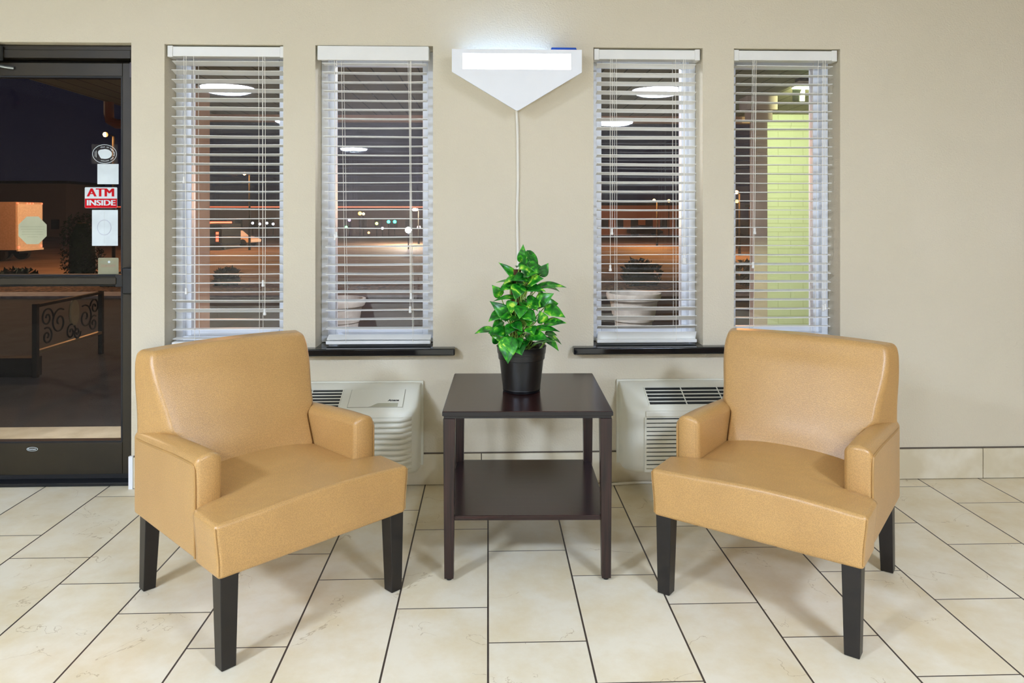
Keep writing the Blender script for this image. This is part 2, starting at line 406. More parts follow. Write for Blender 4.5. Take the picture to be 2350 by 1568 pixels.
# black granite sills, one under each pair of windows
for i, (a, c) in enumerate(((-1.64, -.159), (.412, 1.90))):
    b = MB().box(a, c, WALL-.062, WALL-.0005, OZ0-.034, OZ0)
    for o0, o1 in (OPEN[:2] if i == 0 else OPEN[2:]):
        b.box(o0+.001, o1-.001, WALL-.001, 3.72, OZ0-.034+.034-.030, OZ0)
    s = b.build('trim_%d' % (i+1), M_black, smooth=False, bevel=.006, seg=3); tag(s, kind='structure')

# ------------------------------------------------------------------ windows
def ring(b, x0, x1, z0, z1, wd, y0, y1):
    b.box(x0, x0+wd, y0, y1, z0, z1); b.box(x1-wd, x1, y0, y1, z0, z1)
    b.box(x0+wd, x1-wd, y0, y1, z0, z0+wd); b.box(x0+wd, x1-wd, y0, y1, z1-wd, z1)
for i, (a, c) in enumerate(OPEN):
    win = thing('window_%d' % (i+1), None, None, ((a+c)/2, 3.70, OZ0), kind='structure')
    hw = (c-a)/2; H_ = OZ1-OZ0
    b = MB(); ring(b, -hw+.001, hw-.001, .001, H_-.001, .034, 0, .125); b.build('frame', M_vinyl, win, smooth=False, bevel=.003)
    b = MB(); ring(b, -hw+.030, hw-.030, .03, H_-.03, .034, .035, .09); b.build('sash', M_vinyl, win, smooth=False, bevel=.004)
    MB().box(-hw+.062, hw-.062, .066, .070, .062, H_-.062).build('pane', M_hazy if i == 1 else M_glass, win, smooth=False)

# ------------------------------------------------------------------ blinds
def px_x(px, y): return (px-1120)*y/1680
def blind(x0, x1, label, tilts, head='rail', skew=0, ladders=(), cords=(), zlast=.712, gaps=None, z1=2.053):
    t = thing('window_blind', label, 'blind', ((x0+x1)/2, 3.618, OZ0), group=None)
    hw = (x1-x0)/2; Z = lambda z: z-OZ0
    MB().box(-hw, hw, -.030, .030, Z(2.080), Z(2.128)).build('headrail', M_white, t, smooth=False, bevel=.003)
    for s in (-1, 1):
        MB().box(s*hw-.013, s*hw+.013, -.034, .032, Z(2.076), Z(2.131)).build('end_cap', M_white, t, smooth=False, bevel=.003)
    if head == 'valance':
        MB().box(-hw-.012, hw+.012, -.055, -.040, Z(2.062), Z(2.131)).build('valance', M_white, t, smooth=False, bevel=.003)
    n = len(tilts); pitch = (z1-zlast)/(n-1)
    b = MB(); rr = random.Random(int(x0*1000))
    for k, tl in enumerate(tilts):
        z = Z(z1-pitch*k) + rr.uniform(-.001, .001); a = R(tl + rr.uniform(-1, 1)); sag = rr.uniform(-.0022, .0012); rl = rr.uniform(-.0018, .0018)
        dx = skew*k/(n-1)+rr.uniform(-.002, .002)
        NS = 8; vs = []; fs = []
        for q in range(NS+1):
            u = -1+2*q/NS
            zz = z+sag*(1-u*u)+rl*u
            for (yy, th, crown) in ((-.025, -.0013, 0), (-.025, .0013, 0), (0, .0013, .0016), (.025, .0013, 0), (.025, -.0013, 0), (0, -.0013, .0016)):
                hh = th+crown
                vs.append((dx+u*(hw-.004), yy*math.cos(a)+hh*math.sin(a), zz-yy*math.sin(a)+hh*math.cos(a)))
        for q in range(NS):
            for e in range(6):
                f = (e+1) % 6; fs.append((q*6+e, q*6+f, q*6+6+f, q*6+6+e))
        fs.append(tuple(range(6))); fs.append(tuple(NS*6+e for e in range(5, -1, -1)))
        b.add(vs, fs)
    b.build('slats', M_white, t, ang=30)
    zb = zlast-.022
    MB().box(-hw+skew, hw+skew-.004, -.026, .026, Z(zb-.009), Z(zb+.007)).build('bottom_rail', M_white, t, smooth=False, bevel=.003)
    for lx in ladders:
        b = MB(); xx = px_x(lx, 3.6)-(x0+x1)/2
        for yy in (-.029, .029):
            pts = [(xx+skew*(2.08-z)/1.4+rr.uniform(-.0006, .0006), yy+rr.uniform(-.001, .001), Z(z)) for z in [2.08-(2.08-zb)*q/10 for q in range(11)]]
            b.tube(pts, .0011, 5)
        b.build('ladder_string', M_cord, t)
    for cx, py in cords:
        xx = px_x(cx, 3.575)-(x0+x1)/2; ze = 1.32-(py-490)*3.575/1680
        sw = rr.uniform(-.004, .004)
        b = MB(); pts = [(xx+sw*math.sin(q/8*3.1), -.042, Z(2.078-(2.078-ze)*q/8)) for q in range(9)]
        co = b.tube(pts, .0014, 5).build('pull_cord', M_cord, t)
        MB().lathe([(.002, .014), (.005, .012), (.0055, .004), (.0045, .0), (.007, -.010), (.0075, -.016), (.004, -.019)], xx, -.042, Z(ze)-.006, 10).build('tassel', M_white, co)
    return t
def ramp(n, pts):
    out = []
    for k in range(n):
        for (a, va), (c, vc) in zip(pts[:-1], pts[1:]):
            if a <= k <= c: out.append(va+(vc-va)*(k-a)/(c-a)); break
    return out
tl = ramp(31, [(0, 15), (6, 11), (14, 5), (24, 1), (30, 0)]); tl[25] = 8; tl[26] = 20; tl[27] = 26; tl[28] = 2
blind(-1.534, -.996, 'white slatted blind at the window nearest the glass door, slats tipped up at the top', tl, skew=.004,
      ladders=(456, 601), cords=((432, 410), (437, 662), (609, 645), (613, 710)))
tl = ramp(31, [(0, 0), (10, 1), (18, 0), (21, -5), (26, -7), (27, 0), (30, -4)]); tl[30] = -20
blind(-.812, -.300, 'white slatted blind with plain valance board, beside the lamp on its left', tl, head='valance', skew=.022,
      ladders=(787, 938), cords=((771, 540), (775, 535), (942, 706), (944, 675)))
tl = ramp(31, [(0, 15), (5, 11), (12, 10), (18, 5), (24, 3), (30, 0)]); tl[26] = 12; tl[27] = 26; tl[28] = 30; tl[29] = 24; tl[30] = 62
blind(.534, 1.034, 'white slatted blind on the right of the lamp, with bunched slats at its bottom', tl, skew=.004,
      ladders=(1415, 1552), cords=((1402, 612), (1406, 528), (1572, 596), (1576, 596)))
tl = ramp(31, [(0, 2), (8, 1), (20, 0), (22, -6), (25, -6), (27, 0), (30, 6)])
blind(1.229, 1.722, 'rightmost white slatted blind, hanging crooked, yellow-green wall behind it', tl, skew=-.016,
      ladders=(1741, 1886), cords=((1735, 606), (1739, 527), (1900, 706), (1905, 703)))

# ------------------------------------------------------------------ glass door
door = thing('door_1', None, None, (DOOR[1], 3.66, 0), kind='structure')
DW = -1.235                                                     # frame from x=DW..0 (local)
b = MB(); b.box(-.028, -.001, -.035, .06, 0, 2.135); b.box(DW, -.028, -.035, .06, 2.075, 2.115); b.box(DW, -.028, -.03, .06, 2.115, 2.139); b.box(DW, DW+.05, -.035, .06, 0, 2.075)
b.build('frame', M_bronze, door, smooth=False, bevel=.002)
box('threshold', M_hard, DW, -.001, -.06, .06, .001, .018, door, .003)
b = MB(); b.box(-.084, -.030, 0, .045, .03, 2.060); b.box(DW+.055, DW+.145, 0, .045, .03, 2.060)
b.box(DW+.145, -.084, 0, .045, 1.995, 2.060); b.box(DW+.145, -.084, 0, .045, .03, .195)
b.box(DW+.145, -.084, .004, .045, .97, 1.012)
b.build('leaf_frame', M_bronze, door, smooth=False, bevel=.003)
b = MB(); ring(b, DW+.145, -.084, 1.012, 1.995, .008, .002, .045); ring(b, DW+.145, -.084, .195, .97, .008, .002, .045); b.build('gasket', M_gasket, door, smooth=False)
box('sweep', M_gasket, DW+.055, -.030, -.002, .04, .019, .04, door)
for z0, z1 in ((1.02, 1.987), (.203, .962)):
    box('pane', M_dglass, DW+.153, -.092, .022, .027, z0, z1, door)
pb = MB().box(DW+.05, -.09, -.050, -.018, .975, 1.008).build('push_bar', M_bronze, door, smooth=False, bevel=.004)
box('bar_bracket', M_hard, -.098, -.058, -.045, .0, .962, 1.022, pb, .004)
box('latch_case', M_hard, -.060, -.004, -.062, -.0, .928, 1.058, door, .010)
b = MB().box(-.026, -.003, -.05, -.036, 1.98, 2.055); b.build('strike_cover', mat('mauve_cover', (84, 76, 82), .5), door, smooth=False, bevel=.003)
# closer at the top left edge of the picture
cl = MB().box(-.96, -.655, -.065, -.036, 2.062, 2.136).build('closer', M_hard, door, smooth=False, bevel=.006)
b = MB().box(-.665, -.632, -.075, -.038, 2.06, 2.130); b.build('closer_plate', M_steel, cl, smooth=False, bevel=.002)
for zz in (2.112, 2.092, 2.072):
    m_ = Matrix.Translation((-.644, -.076, zz)) @ Matrix.Rotation(R(90), 4, 'X'); b = MB(); b.m = m_; b.lathe([(.006, 0), (.006, .003), (.003, .005)], n=10); b.build('screw', M_steel, cl)
b = MB().tube([(-.70, -.03, 2.045), (-.64, -.012, 2.034), (-.60, -.006, 2.030)], .008, 8); b.build('closer_arm', M_steel, door)
box('head_stop', M_gasket, DW+.05, -.028, .046, .058, 2.03, 2.076, door)
box('jamb_stop', M_gasket, -.05, -.028, .046, .058, .02, 2.05, door)
# oval maker's plate on the bottom rail
b = MB(); pts = [(-.516+.026*math.cos(a*math.pi/12), -.003, .166+.009*math.sin(a*math.pi/12)) for a in range(24)]
pl = b.tube(pts, .0012, 6, closed=True).build('maker_plate', M_paper, door)
text_mesh('Kawneer', .011, M_paper, pl, (-.518, -.002, .166), bold=.0002)

# ------------------------------------------------------------------ stickers on the upper pane
GY = 3.660+.0215                                               # just in front of the door glass
sx = lambda px: (px-1120)*GY/1680
sz = lambda py: 1.32-(py-490)*GY/1680
def sticker(name, label, px0, px1, py0, py1, m, cat='sticker', rnd=.002):
    t = thing(name, label, cat, ((sx(px0)+sx(px1))/2, GY, (sz(py0)+sz(py1))/2))
    hw = (sx(px1)-sx(px0))/2; hh = (sz(py0)-sz(py1))/2
    if m:
        poly = []
        for cx, cz, a0 in ((hw-rnd, -hh+rnd, -90), (hw-rnd, hh-rnd, 0), (-hw+rnd, hh-rnd, 90), (-hw+rnd, -hh+rnd, 180)):
            poly += [(cx+rnd*math.cos(R(a0+q*22.5)), cz+rnd*math.sin(R(a0+q*22.5))) for q in range(5)]
        MB().prism(poly, -.0009, -.0002).build('sheet', m, t, smooth=False)
    return t, hw, hh
t, hw, hh = sticker('oval_decal', 'clear decal with a white oval ring and white blob, topmost sticker on the door glass', 227, 285, 334, 378, None, 'decal')
MB().box(-hw, hw, -.0006, -.0002, -hh, hh).build('film', glass_mat('clear_film', (.86, .84, .84), 1.3, .012), t, smooth=False)
b = MB().tube([(.058*math.cos(a*math.pi/24), -.0012, .046*math.sin(a*math.pi/24)) for a in range(48)], .0013, 6, closed=True); b.build('oval_ring', M_paper, t)
poly = []
for a in range(40):
    an = a*math.pi/20; r_ = 1+(.12*math.sin(3*an+.5) if math.cos(an) < -.45 else 0)
    poly.append((.002+.034*r_*math.cos(an), .024*r_*math.sin(an)))
MB().prism(poly, -.0014, -.0007).build('white_blob', M_paper, t, smooth=False)
word = 'that no vegetables that contest'
b = None
for k, ch in enumerate(word):
    if ch == ' ': continue
    an = R(112-k*7.4)
    text_mesh(ch, .0105, M_paper, t, (.0475*math.cos(an), -.0012, .0355*math.sin(an)), rot=(90, -(math.degrees(math.atan2(math.sin(an)/.0355, math.cos(an)/.0475))-90), 0), bold=.0001, name='letter')
for k, wd_ in enumerate((.034, .026)):
    MB().box(-.041-.006*k, -.0395-.006*k, -.0012, -.0006, -wd_/2, wd_/2).build('fine_print', M_paper, t, smooth=False)
sticker('paper_sticker', 'plain square white sticker on the door glass, directly above the red sign', 240, 287, 378.5, 424, M_paper)
t, hw, hh = sticker('atm_sign', 'red and white sign reading ATM INSIDE on the door glass', 212, 284, 431, 478, M_paper, 'sign', .005)
MB().box(-hw+.001, hw-.001, -.0016, -.0005, -hh+.001, -.0045).build('red_panel', M_red, t, smooth=False)
text_mesh('ATM', .058, M_red, t, (0, -.0012, .0235), bold=0, width=.128, fat=.0028, depth=.0001)
text_mesh('INSIDE', .039, M_paper, t, (.001, -.0020, -.0265), bold=0, width=.136, fat=.0020, depth=.0001)
t, hw, hh = sticker('notice_sheet', 'taller white paper notice with a faint circle, below the red sign', 228, 285.5, 482, 563, M_paper, 'notice')
b = MB().tube([(-.004+.033*math.cos(a*math.pi/16), -.001, .002+.037*math.sin(a*math.pi/16)) for a in range(32)], .0022, 6, closed=True); b.build('faint_circle', mat('pale_print', (214, 220, 228), .6), t)
MB().box(-.0035, -.0025, -.0012, -.0008, -hh+.01, hh-.01).build('fold_line', mat('pale_crease', (206, 214, 210), .6), t, smooth=False)
t, hw, hh = sticker('warning_sticker', 'beige security sticker seen from behind, low in the upper door pane', 241.5, 287, 590, 629, M_olivegrey, 'sticker', .006)
MB().prism([(-.005+.034*math.cos(a*math.pi/12), .022+.011*math.sin(a*math.pi/12)) for a in range(24)], -.0016, -.0008).build('emblem', M_olived, t, smooth=False)
MB().prism([(.004+.006*math.cos(a*math.pi/8), .022+.006*math.sin(a*math.pi/8)) for a in range(16)], -.002, -.0012).build('emblem_dot', M_paper, t, smooth=False)
text_mesh('WARNING', .017, M_rose, t, (0, -.0012, .0025), bold=.0003, mirror=True, width=.072)
for k in range(3): MB().box(-.03, .03, -.0013, -.0008, -.014-.008*k, -.012-.008*k).build('fine_print', M_olived, t, smooth=False)
t = thing('octagon_sticker', 'large pale green octagonal sticker on the door glass, near the left edge', 'sticker', (sx(97), GY, sz(528)))
MB().prism([(.0735*math.cos(R(22.5+45*k)), .0735*math.sin(R(22.5+45*k))) for k in range(8)], -.0010, -.0002).build('sheet', M_olive, t, smooth=False)
for k, wd_ in enumerate((.118, .112, .100, .104, .05)):
    MB().box(-wd_/2, wd_/2, -.0013, -.0008, .016-.0125*k, .0195-.0125*k).build('print_line', mat('octagon_print', (162, 164, 134), .6) if k == 0 else bpy.data.materials['octagon_print'], t, smooth=False)

# small ornament at the very left edge
orn = thing('hanging_ornament', 'small gold bells hanging at the left edge of the picture, below the door closer', 'ornament', (-2.392, 3.585, 2.062))
MB().tube([(0, 0, 0), (.002, 0, -.08), (0, 0, -.20)], .002, 6).build('string', M_cord, orn)
M_gold = mat('brass', (190, 140, 50), .25, metal=.9)
for dx_, z_ in ((-.008, -.135), (.008, -.165), (0, -.200)):
    MB().lathe([(.004, .022), (.010, .014), (.013, 0), (.018, -.012), (.016, -.012), (.0, .004)], dx_, 0, z_, 14, cap=False).build('bell', M_gold, orn)
MB().lathe([(.0, .01), (.010, .004), (.010, -.004), (0, -.01)], .006, -.012, -.18, 12, cap=False).build('red_bead', M_red, orn)

# ------------------------------------------------------------------ armchairs
def armchair(label, loc, rz):
    t = thing('armchair', label, 'armchair', loc, rz)
    def seat_fn(p):
        f = ss(-.175, -.135, p.y)                              # T-shape: narrow between the arms
        hx = 1+(.246/.337-1)*f
        x = p.x*hx*(1+.030*ss(.30, .43, p.z)*(1-f)); z = p.z; y = p.y
        if p.z > .40:
            e = (1-min(1, abs(p.x)/.337)**2.4)
            z += (.020*e*ss(-.33, .02, p.y) + .008*e)*ss(.405, .430, p.z)
            z += .005*math.sin(p.x*9+1.0)*(1-ss(-.33, -.15, p.y))*ss(.405, .43, p.z)
        y -= .008*(1-(p.x/.337)**2)*(1-ss(-.32, -.24, p.y))*ss(.27, .33, p.z)
        return Vector((x, y, z))
    st = MB().rbox(-.337, .337, -.327, .18, .268, .433, .014, (22, 28, 6), seat_fn).build('seat', M_leather, t, ang=80)
    for s in (-1, 1):
        MB().tube([(s*.3345*(1+.030*ss(.30, .43, .28+.14*q/6)), -.3245, .28+.14*q/6) for q in range(7)], .0014, 6).build('corner_seam', M_seam, st)
    for s in (-1, 1):
        hw = .0430; cx = s*(.328-hw)
        def arm_fn(p):
            e = 1-min(1, abs(p.x-cx)/hw)**2
            z = p.z+(.018*e-.020*ss(-.1, .36, p.y))*ss(.46, .57, p.z)
            y = p.y-.008*e*(1-ss(-.15, -.09, p.y))
            return Vector((p.x, y, z))
        a = MB().rbox(cx-hw, cx+hw, -.148, .362, .266, .566, .014, (6, 18, 10), arm_fn).build('arm', M_leather, t, ang=80)
        xo = s*.3282
        zt_ = lambda y: .554-.020*ss(-.1, .36, y)
        pts = [(xo-s*.004*(1-min(1, q)), .344-.474*q/10, zt_(.344-.474*q/10)) for q in range(11)] + [(xo, -.138, .551), (xo, -.144, .538)] + [(xo-s*.001, -.1455, .538-.266*q/5) for q in range(1, 6)]
        MB().tube(pts, .0038, 8).build('piping', M_seam, a)
        arc = [(cx+hw*.95*math.cos(R(q*18)), -.137, .551+.027*math.sin(R(q*18))) for q in range(11)]
        MB().tube(arc, .0020, 6).build('front_seam', M_seam, a)
        xi = cx-s*(hw-.012)
        MB().tube([(xi, -.1505, .558-.13*q/4) for q in range(5)], .0014, 6).build('inner_seam', M_seam, a)
    def back_fn(p):
        y_in = .116+.172*min(max((p.z-.44)/.40, 0), 1.05); y_out = .362+.010*ss(.6, .84, p.z)
        v = p.y/.1
        zc = .560-.060*v; k = ss(zc-.022, zc+.028, p.z)
        hx = (.243+(.327-.243)*k)/.31
        hx *= 1+.010*math.sin(math.pi*ss(.6, .84, p.z))-.034*ss(.77, .85, p.z)**2
        hx *= 1-(.080+.070*(1-ss(.56, .80, p.z)))*(1-v)*k                                    # front face narrower than the rear
        x = p.x*hx
        bul = .020*(1-(p.x/.31)**2)*ss(.40, .55, p.z)*(1-ss(.74, .85, p.z)*.6)
        y = y_in+v*(y_out-y_in)-bul*(1-v)
        z = p.z+.010*(1-(p.x/.31)**2)*ss(.78, .835, p.z)
        return Vector((x, y, z))
    MB().rbox(-.31, .31, 0, .1, .268, .838, .018, (18, 6, 44), back_fn).build('backrest', M_leather, t, ang=80)
    for s in (-1, 1):
        # front legs taper on their inner faces; back legs rake slightly
        ox = s*.324; ot = s*.329
        MB().taper((min(ox, ox-s*.044), max(ox, ox-s*.044), -.320, -.276), (min(ot, ot-s*.056), max(ot, ot-s*.056), -.322, -.266), .001, .285).build('leg', M_espresso, t, smooth=False, bevel=.0025)
        ob = s*.312
        MB().taper((min(ob, ob-s*.042), max(ob, ob-s*.042), .314, .356), (min(ob, ob-s*.052), max(ob, ob-s*.052), .292, .346), .001, .285).build('leg', M_espresso, t, smooth=False, bevel=.0025)
    return t
a = R(44.4); fl = Vector((-.762, 2.132, 0)); u = Vector((math.cos(a), math.sin(a), 0)); v = Vector((-math.sin(a), math.cos(a), 0))
armchair('tan leather armchair by the glass door, angled to face right', fl+u*.320+v*.32, a)
a = R(-38.4); fl = Vector((.598, 2.522, 0)); u = Vector((math.cos(a), math.sin(a), 0)); v = Vector((-math.sin(a), math.cos(a), 0))
armchair('tan leather armchair on the right of the dark table, angled to face left', fl+u*.3125+v*.32, a)

# ------------------------------------------------------------------ side table
tb = thing('side_table', 'dark brown square side table with a lower shelf, between the armchairs', 'table', (.150, 2.935, 0), R(-1.4))
hx, hy = .3055, .313
MB().box(-hx, hx, -hy, hy, .592, .610).build('tabletop', M_table, tb, smooth=False, bevel=.0025)
b = MB(); b.box(-hx-.0012, hx+.0012, -hy-.0012, -hy+.002, .594, .6072).box(-hx-.0012, -hx+.002, -hy, hy, .594, .6072).box(hx-.002, hx+.0012, -hy, hy, .594, .6072); b.build('edge_band', M_tdark, tb, smooth=False)
MB().box(-hx+.004, hx-.004, -hy+.004, hy-.004, .584, .592).build('reveal_strip', M_tdark, tb, smooth=False)
MB().box(-hx+.010, hx-.010, -hy+.016, hy-.010, .212, .230).build('shelf', M_table, tb, smooth=False, bevel=.002)
for sx_ in (-1, 1):
    for sy_ in (-1, 1):
        X = sx_*(hx-.002); Y = sy_*(hy-.002)
        f = lambda w_, q: (min(q, q-w_), max(q, q-w_))
        bx_ = f(sx_*.033, X-sx_*.004); by_ = f(sy_*.033, Y); tx_ = f(sx_*.043, X); ty_ = f(sy_*.043, Y)
        MB().taper((*bx_, *by_), (*tx_, *ty_), .008, .583).build('leg', M_tleg, tb, smooth=False, bevel=.002)
        MB().lathe([(.010, 0), (.010, .009)], (bx_[0]+bx_[1])/2, (by_[0]+by_[1])/2, .0005, 12).build('glide', M_pot, tb)

# ------------------------------------------------------------------ potted pothos
PX, PY, PZ = .134, 2.93, .6105
pl = thing('potted_plant', 'variegated green trailing plant in a black plastic pot on the side table', 'plant', (PX, PY, PZ))
MB().lathe([(.062, 0), (.074, .002), (.076, .012), (.075, .016), (.0885, .128), (.0925, .130), (.0945, .152), (.0965, .153), (.0985, .176), (.1005, .180), (.0975, .181), (.095, .176), (.088, .150)], n=48, cap=False).build('pot', M_pot, pl, ang=25)
MB().lathe([(.0, .158), (.04, .161), (.092, .157), (.09, .15)], n=32, cap=False).build('soil', M_soil, pl)
MB().tube([(-.022, .012, .14), (-.022, .01, .25), (-.020, .008, .40), (-.020, .008, .484)], [.020, .021, .021, .017], 14).build('moss_pole', M_moss, pl)
rl = random.Random(3)
fol = MB(); stems = MB()
def leaf(base, tip, wd, up, droop=.25, cup=.25):
    base = Vector(base); tip = Vector(tip); d = tip-base; ln = d.length; d.normalize()
    up = Vector(up); up = (up-d*up.dot(d)); up = up.normalized() if up.length > 1e-4 else d.orthogonal().normalized(); sd = d.cross(up)
    n = 15; rows = []; wd = wd*.90
    for i in range(n+1):
        q = (i/n)**1.25
        prof = (max(0, math.sin(math.pi*q**.60))**.75)*(1-q)**.30*1.18 if 0 < q < 1 else 0
        c = base+d*(ln*q)-up*(droop*ln*q*q*.55)+up*(droop*ln*.18*math.sin(math.pi*q))
        hwid = wd*.5*prof
        back = .13*ln*max(0, 1-q*4)
        row = []
        for jj in (-1, -.75, -.4, 0, .4, .75, 1):
            row.append(c+sd*(hwid*jj)+up*(cup*hwid*abs(jj)-cup*.45*hwid*jj*jj)-d*(back*abs(jj)))
        rows.append(row)
    vs = [p for r_ in rows for p in r_]; fs = []
    for i in range(n):
        for j in range(6):
            fs.append((i*7+j, i*7+j+1, i*7+8+j, i*7+7+j))
    th = .0009
    fol.add(vs, fs)
def lp(cx, cy, dy):            # a place on the plant measured as offsets from the pot centre
    return Vector(((cx/4.126+1060-1120)*(PY+dy)/1680-PX, dy, 1.32-(cy/4.126+540-490)*(PY+dy)/1680-PZ))
key = [  # base(x,y,depth) tip(x,y,depth) width face
 ((560, 240, .0), (585, 92, -.02), .040, (.2, -1, .2)), ((508, 395, .0), (360, 252, -.02), .040, (-.2, -.8, .7)),
 ((745, 372, -.02), (822, 268, -.03), .050, (.2, -1, .1)), ((740, 485, -.03), (988, 468, -.05), .050, (0, -.55, 1)),
 ((770, 480, .02), (932, 515, .02), .055, (0, -.3, 1)), ((728, 640, -.04), (862, 552, -.07), .060, (.1, -.9, .5)),
 ((480, 475, -.03), (350, 515, -.07), .050, (-.1, -.7, .8)), ((362, 568, -.02), (292, 478, -.05), .046, (-.2, -1, .4)),
 ((505, 590, -.05), (298, 600, -.06), .040, (0, -.4, 1)), ((440, 770, -.04), (275, 622, -.06), .060, (-.2, -.9, .6)),
 ((372, 735, -.03), (248, 808, -.05), .050, (-.2, -.8, .7)), ((545, 480, -.05), (505, 600, -.10), .065, (0, -.9, .6)),
 ((562, 680, -.08), (545, 782, -.12), .056, (0, -.8, .7)), ((600, 740, -.08), (705, 812, -.11), .060, (.2, -.9, .6)),
 ((805, 700, -.04), (986, 768, -.06), .062, (.1, -.8, .7)), ((805, 660, .02), (920, 645, .03), .050, (.1, -.9, .4)),
 ((800, 838, -.04), (987, 815, -.07), .056, (.1, -.6, .9)), ((715, 885, -.06), (930, 893, -.08), .046, (0, -.5, 1)),
 ((280, 890, -.04), (120, 914, -.06), .042, (-.1, -.6, 1)), ((415, 915, -.06), (258, 912, -.10), .066, (-.1, -.8, .7)),
 ((440, 985, -.10), (434, 1212, -.14), .080, (-.05, -1, .3)), ((530, 1055, -.10), (568, 1130, -.13), .060, (.1, -1, .4)),
 ((660, 955, -.08), (826, 975, -.12), .056, (0, -.8, .8)), ((800, 930, -.02), (903, 940, -.03), .040, (0, -.5, 1)),
 ((830, 955, 0), (955, 1025, 0), .032, (.3, -.5, 1)), ((800, 985, -.03), (926, 1085, -.06), .046, (.3, -.6, 1)),
 ((345, 1010, .0), (288, 945, -.02), .042, (-.4, -.8, .4)), ((375, 818, -.02), (285, 872, -.05), .042, (-.2, -.8, .7)),
 ((520, 985, -.08), (545, 1060, -.12), .050, (0, -1, .4)), ((640, 880, -.08), (685, 935, -.11), .056, (.1, -.9, .6)),
 ((632, 165, -.01), (738, 345, -.05), .044, (.5, -.9, .3)), ((600, 270, -.03), (590, 362, -.06), .056, (0, -1, .5)),
 ((650, 260, -.05), (715, 352, -.08), .048, (.3, -1, .5)), ((595, 375, -.05), (720, 345, -.08), .050, (0, -.7, .8)),
 ((640, 440, -.05), (762, 402, -.09), .060, (0, -.9, .6)), ((595, 395, -.04), (488, 418, -.08), .056, (0, -.8, .7)),
 ((640, 180, .0), (585, 275, -.04), .050, (-.3, -1, .4)), ((735, 370, -.01), (655, 235, -.02), .046, (.2, -1, .2)),
 ((620, 500, -.05), (790, 515, -.09), .050, (0, -.7, .8)), ((700, 610, -.04), (630, 700, -.08), .070, (0, -1, .4)),
 ((450, 760, -.05), (365, 795, -.08), .044, (0, -.6, 1)), ((500, 830, -.07), (570, 900, -.11), .046, (.1, -.9, .5)),
 ((480, 860, -.06), (415, 940, -.10), .050, (-.2, -.9, .5)), ((770, 820, -.05), (740, 720, -.07), .050, (.1, -1, .3)),
 ((440, 690, -.05), (520, 640, -.08), .056, (0, -1, .4)), ((620, 820, -.06), (700, 780, -.1), .05, (.1, -.9, .5)),
 ((360, 950, -.05), (440, 1010, -.10), .05, (-.1, -.9, .5)), ((300, 900, 0), (330, 990, -.03), .04, (-.4, -.8, .3)),
]
for bs, tp, wd, up in key:
    B_, T_ = lp(*bs), lp(*tp); leaf(B_, T_, wd, up)
    root = Vector((-.012+.03*rl.uniform(-1, 1), .0+.02*rl.uniform(-1, 1), max(.155, B_.z-rl.uniform(.06, .13))))
    if B_.z < .22: root = Vector((B_.x*.45, B_.y*.35, .155))
    mid = (root*.5+B_*.5)+Vector((0, -.012, -.012))
    stems.tube([root, mid, B_], [.0028, .0024, .0018], 6)
for k in range(46):            # inner and rear leaves
    z = rl.uniform(.19, .52); rad = (.125-.16*(z-.19))*rl.uniform(.45, 1.0)
    an = rl.uniform(0, 2*math.pi); dr = Vector((math.cos(an), math.sin(an), 0))
    B_ = dr*rad*.45+Vector((.01, 0, z)); T_ = B_+(dr+Vector((rl.uniform(-.4, .4), rl.uniform(-.4, .4), rl.uniform(-.7, .5))))*rl.uniform(.045, .07)
    leaf(B_, T_, rl.uniform(.036, .056), (dr.x*.4, dr.y*.4-.2, 1))
    root = Vector((-.01+.02*rl.uniform(-1, 1), .01*rl.uniform(-1, 1), max(.155, z-.1)))
    stems.tube([root, (root+B_)/2+Vector((0, 0, -.01)), B_], [.0026, .0022, .0016], 6)
for k in range(7):             # climbing vines up the pole
    an = k*.9; r_ = .024
    stems.tube([(-.02+r_*math.cos(an+q*.25), .008+r_*math.sin(an+q*.25), .155+q*.05) for q in range(5+k % 3)], .0034, 6)
fo = fol.build('foliage', M_leaf, pl, ang=80, recalc=False)
sol = fo.modifiers.new('thickness', 'SOLIDIFY'); sol.thickness = .0010
stems.build('stems', M_stem, pl)

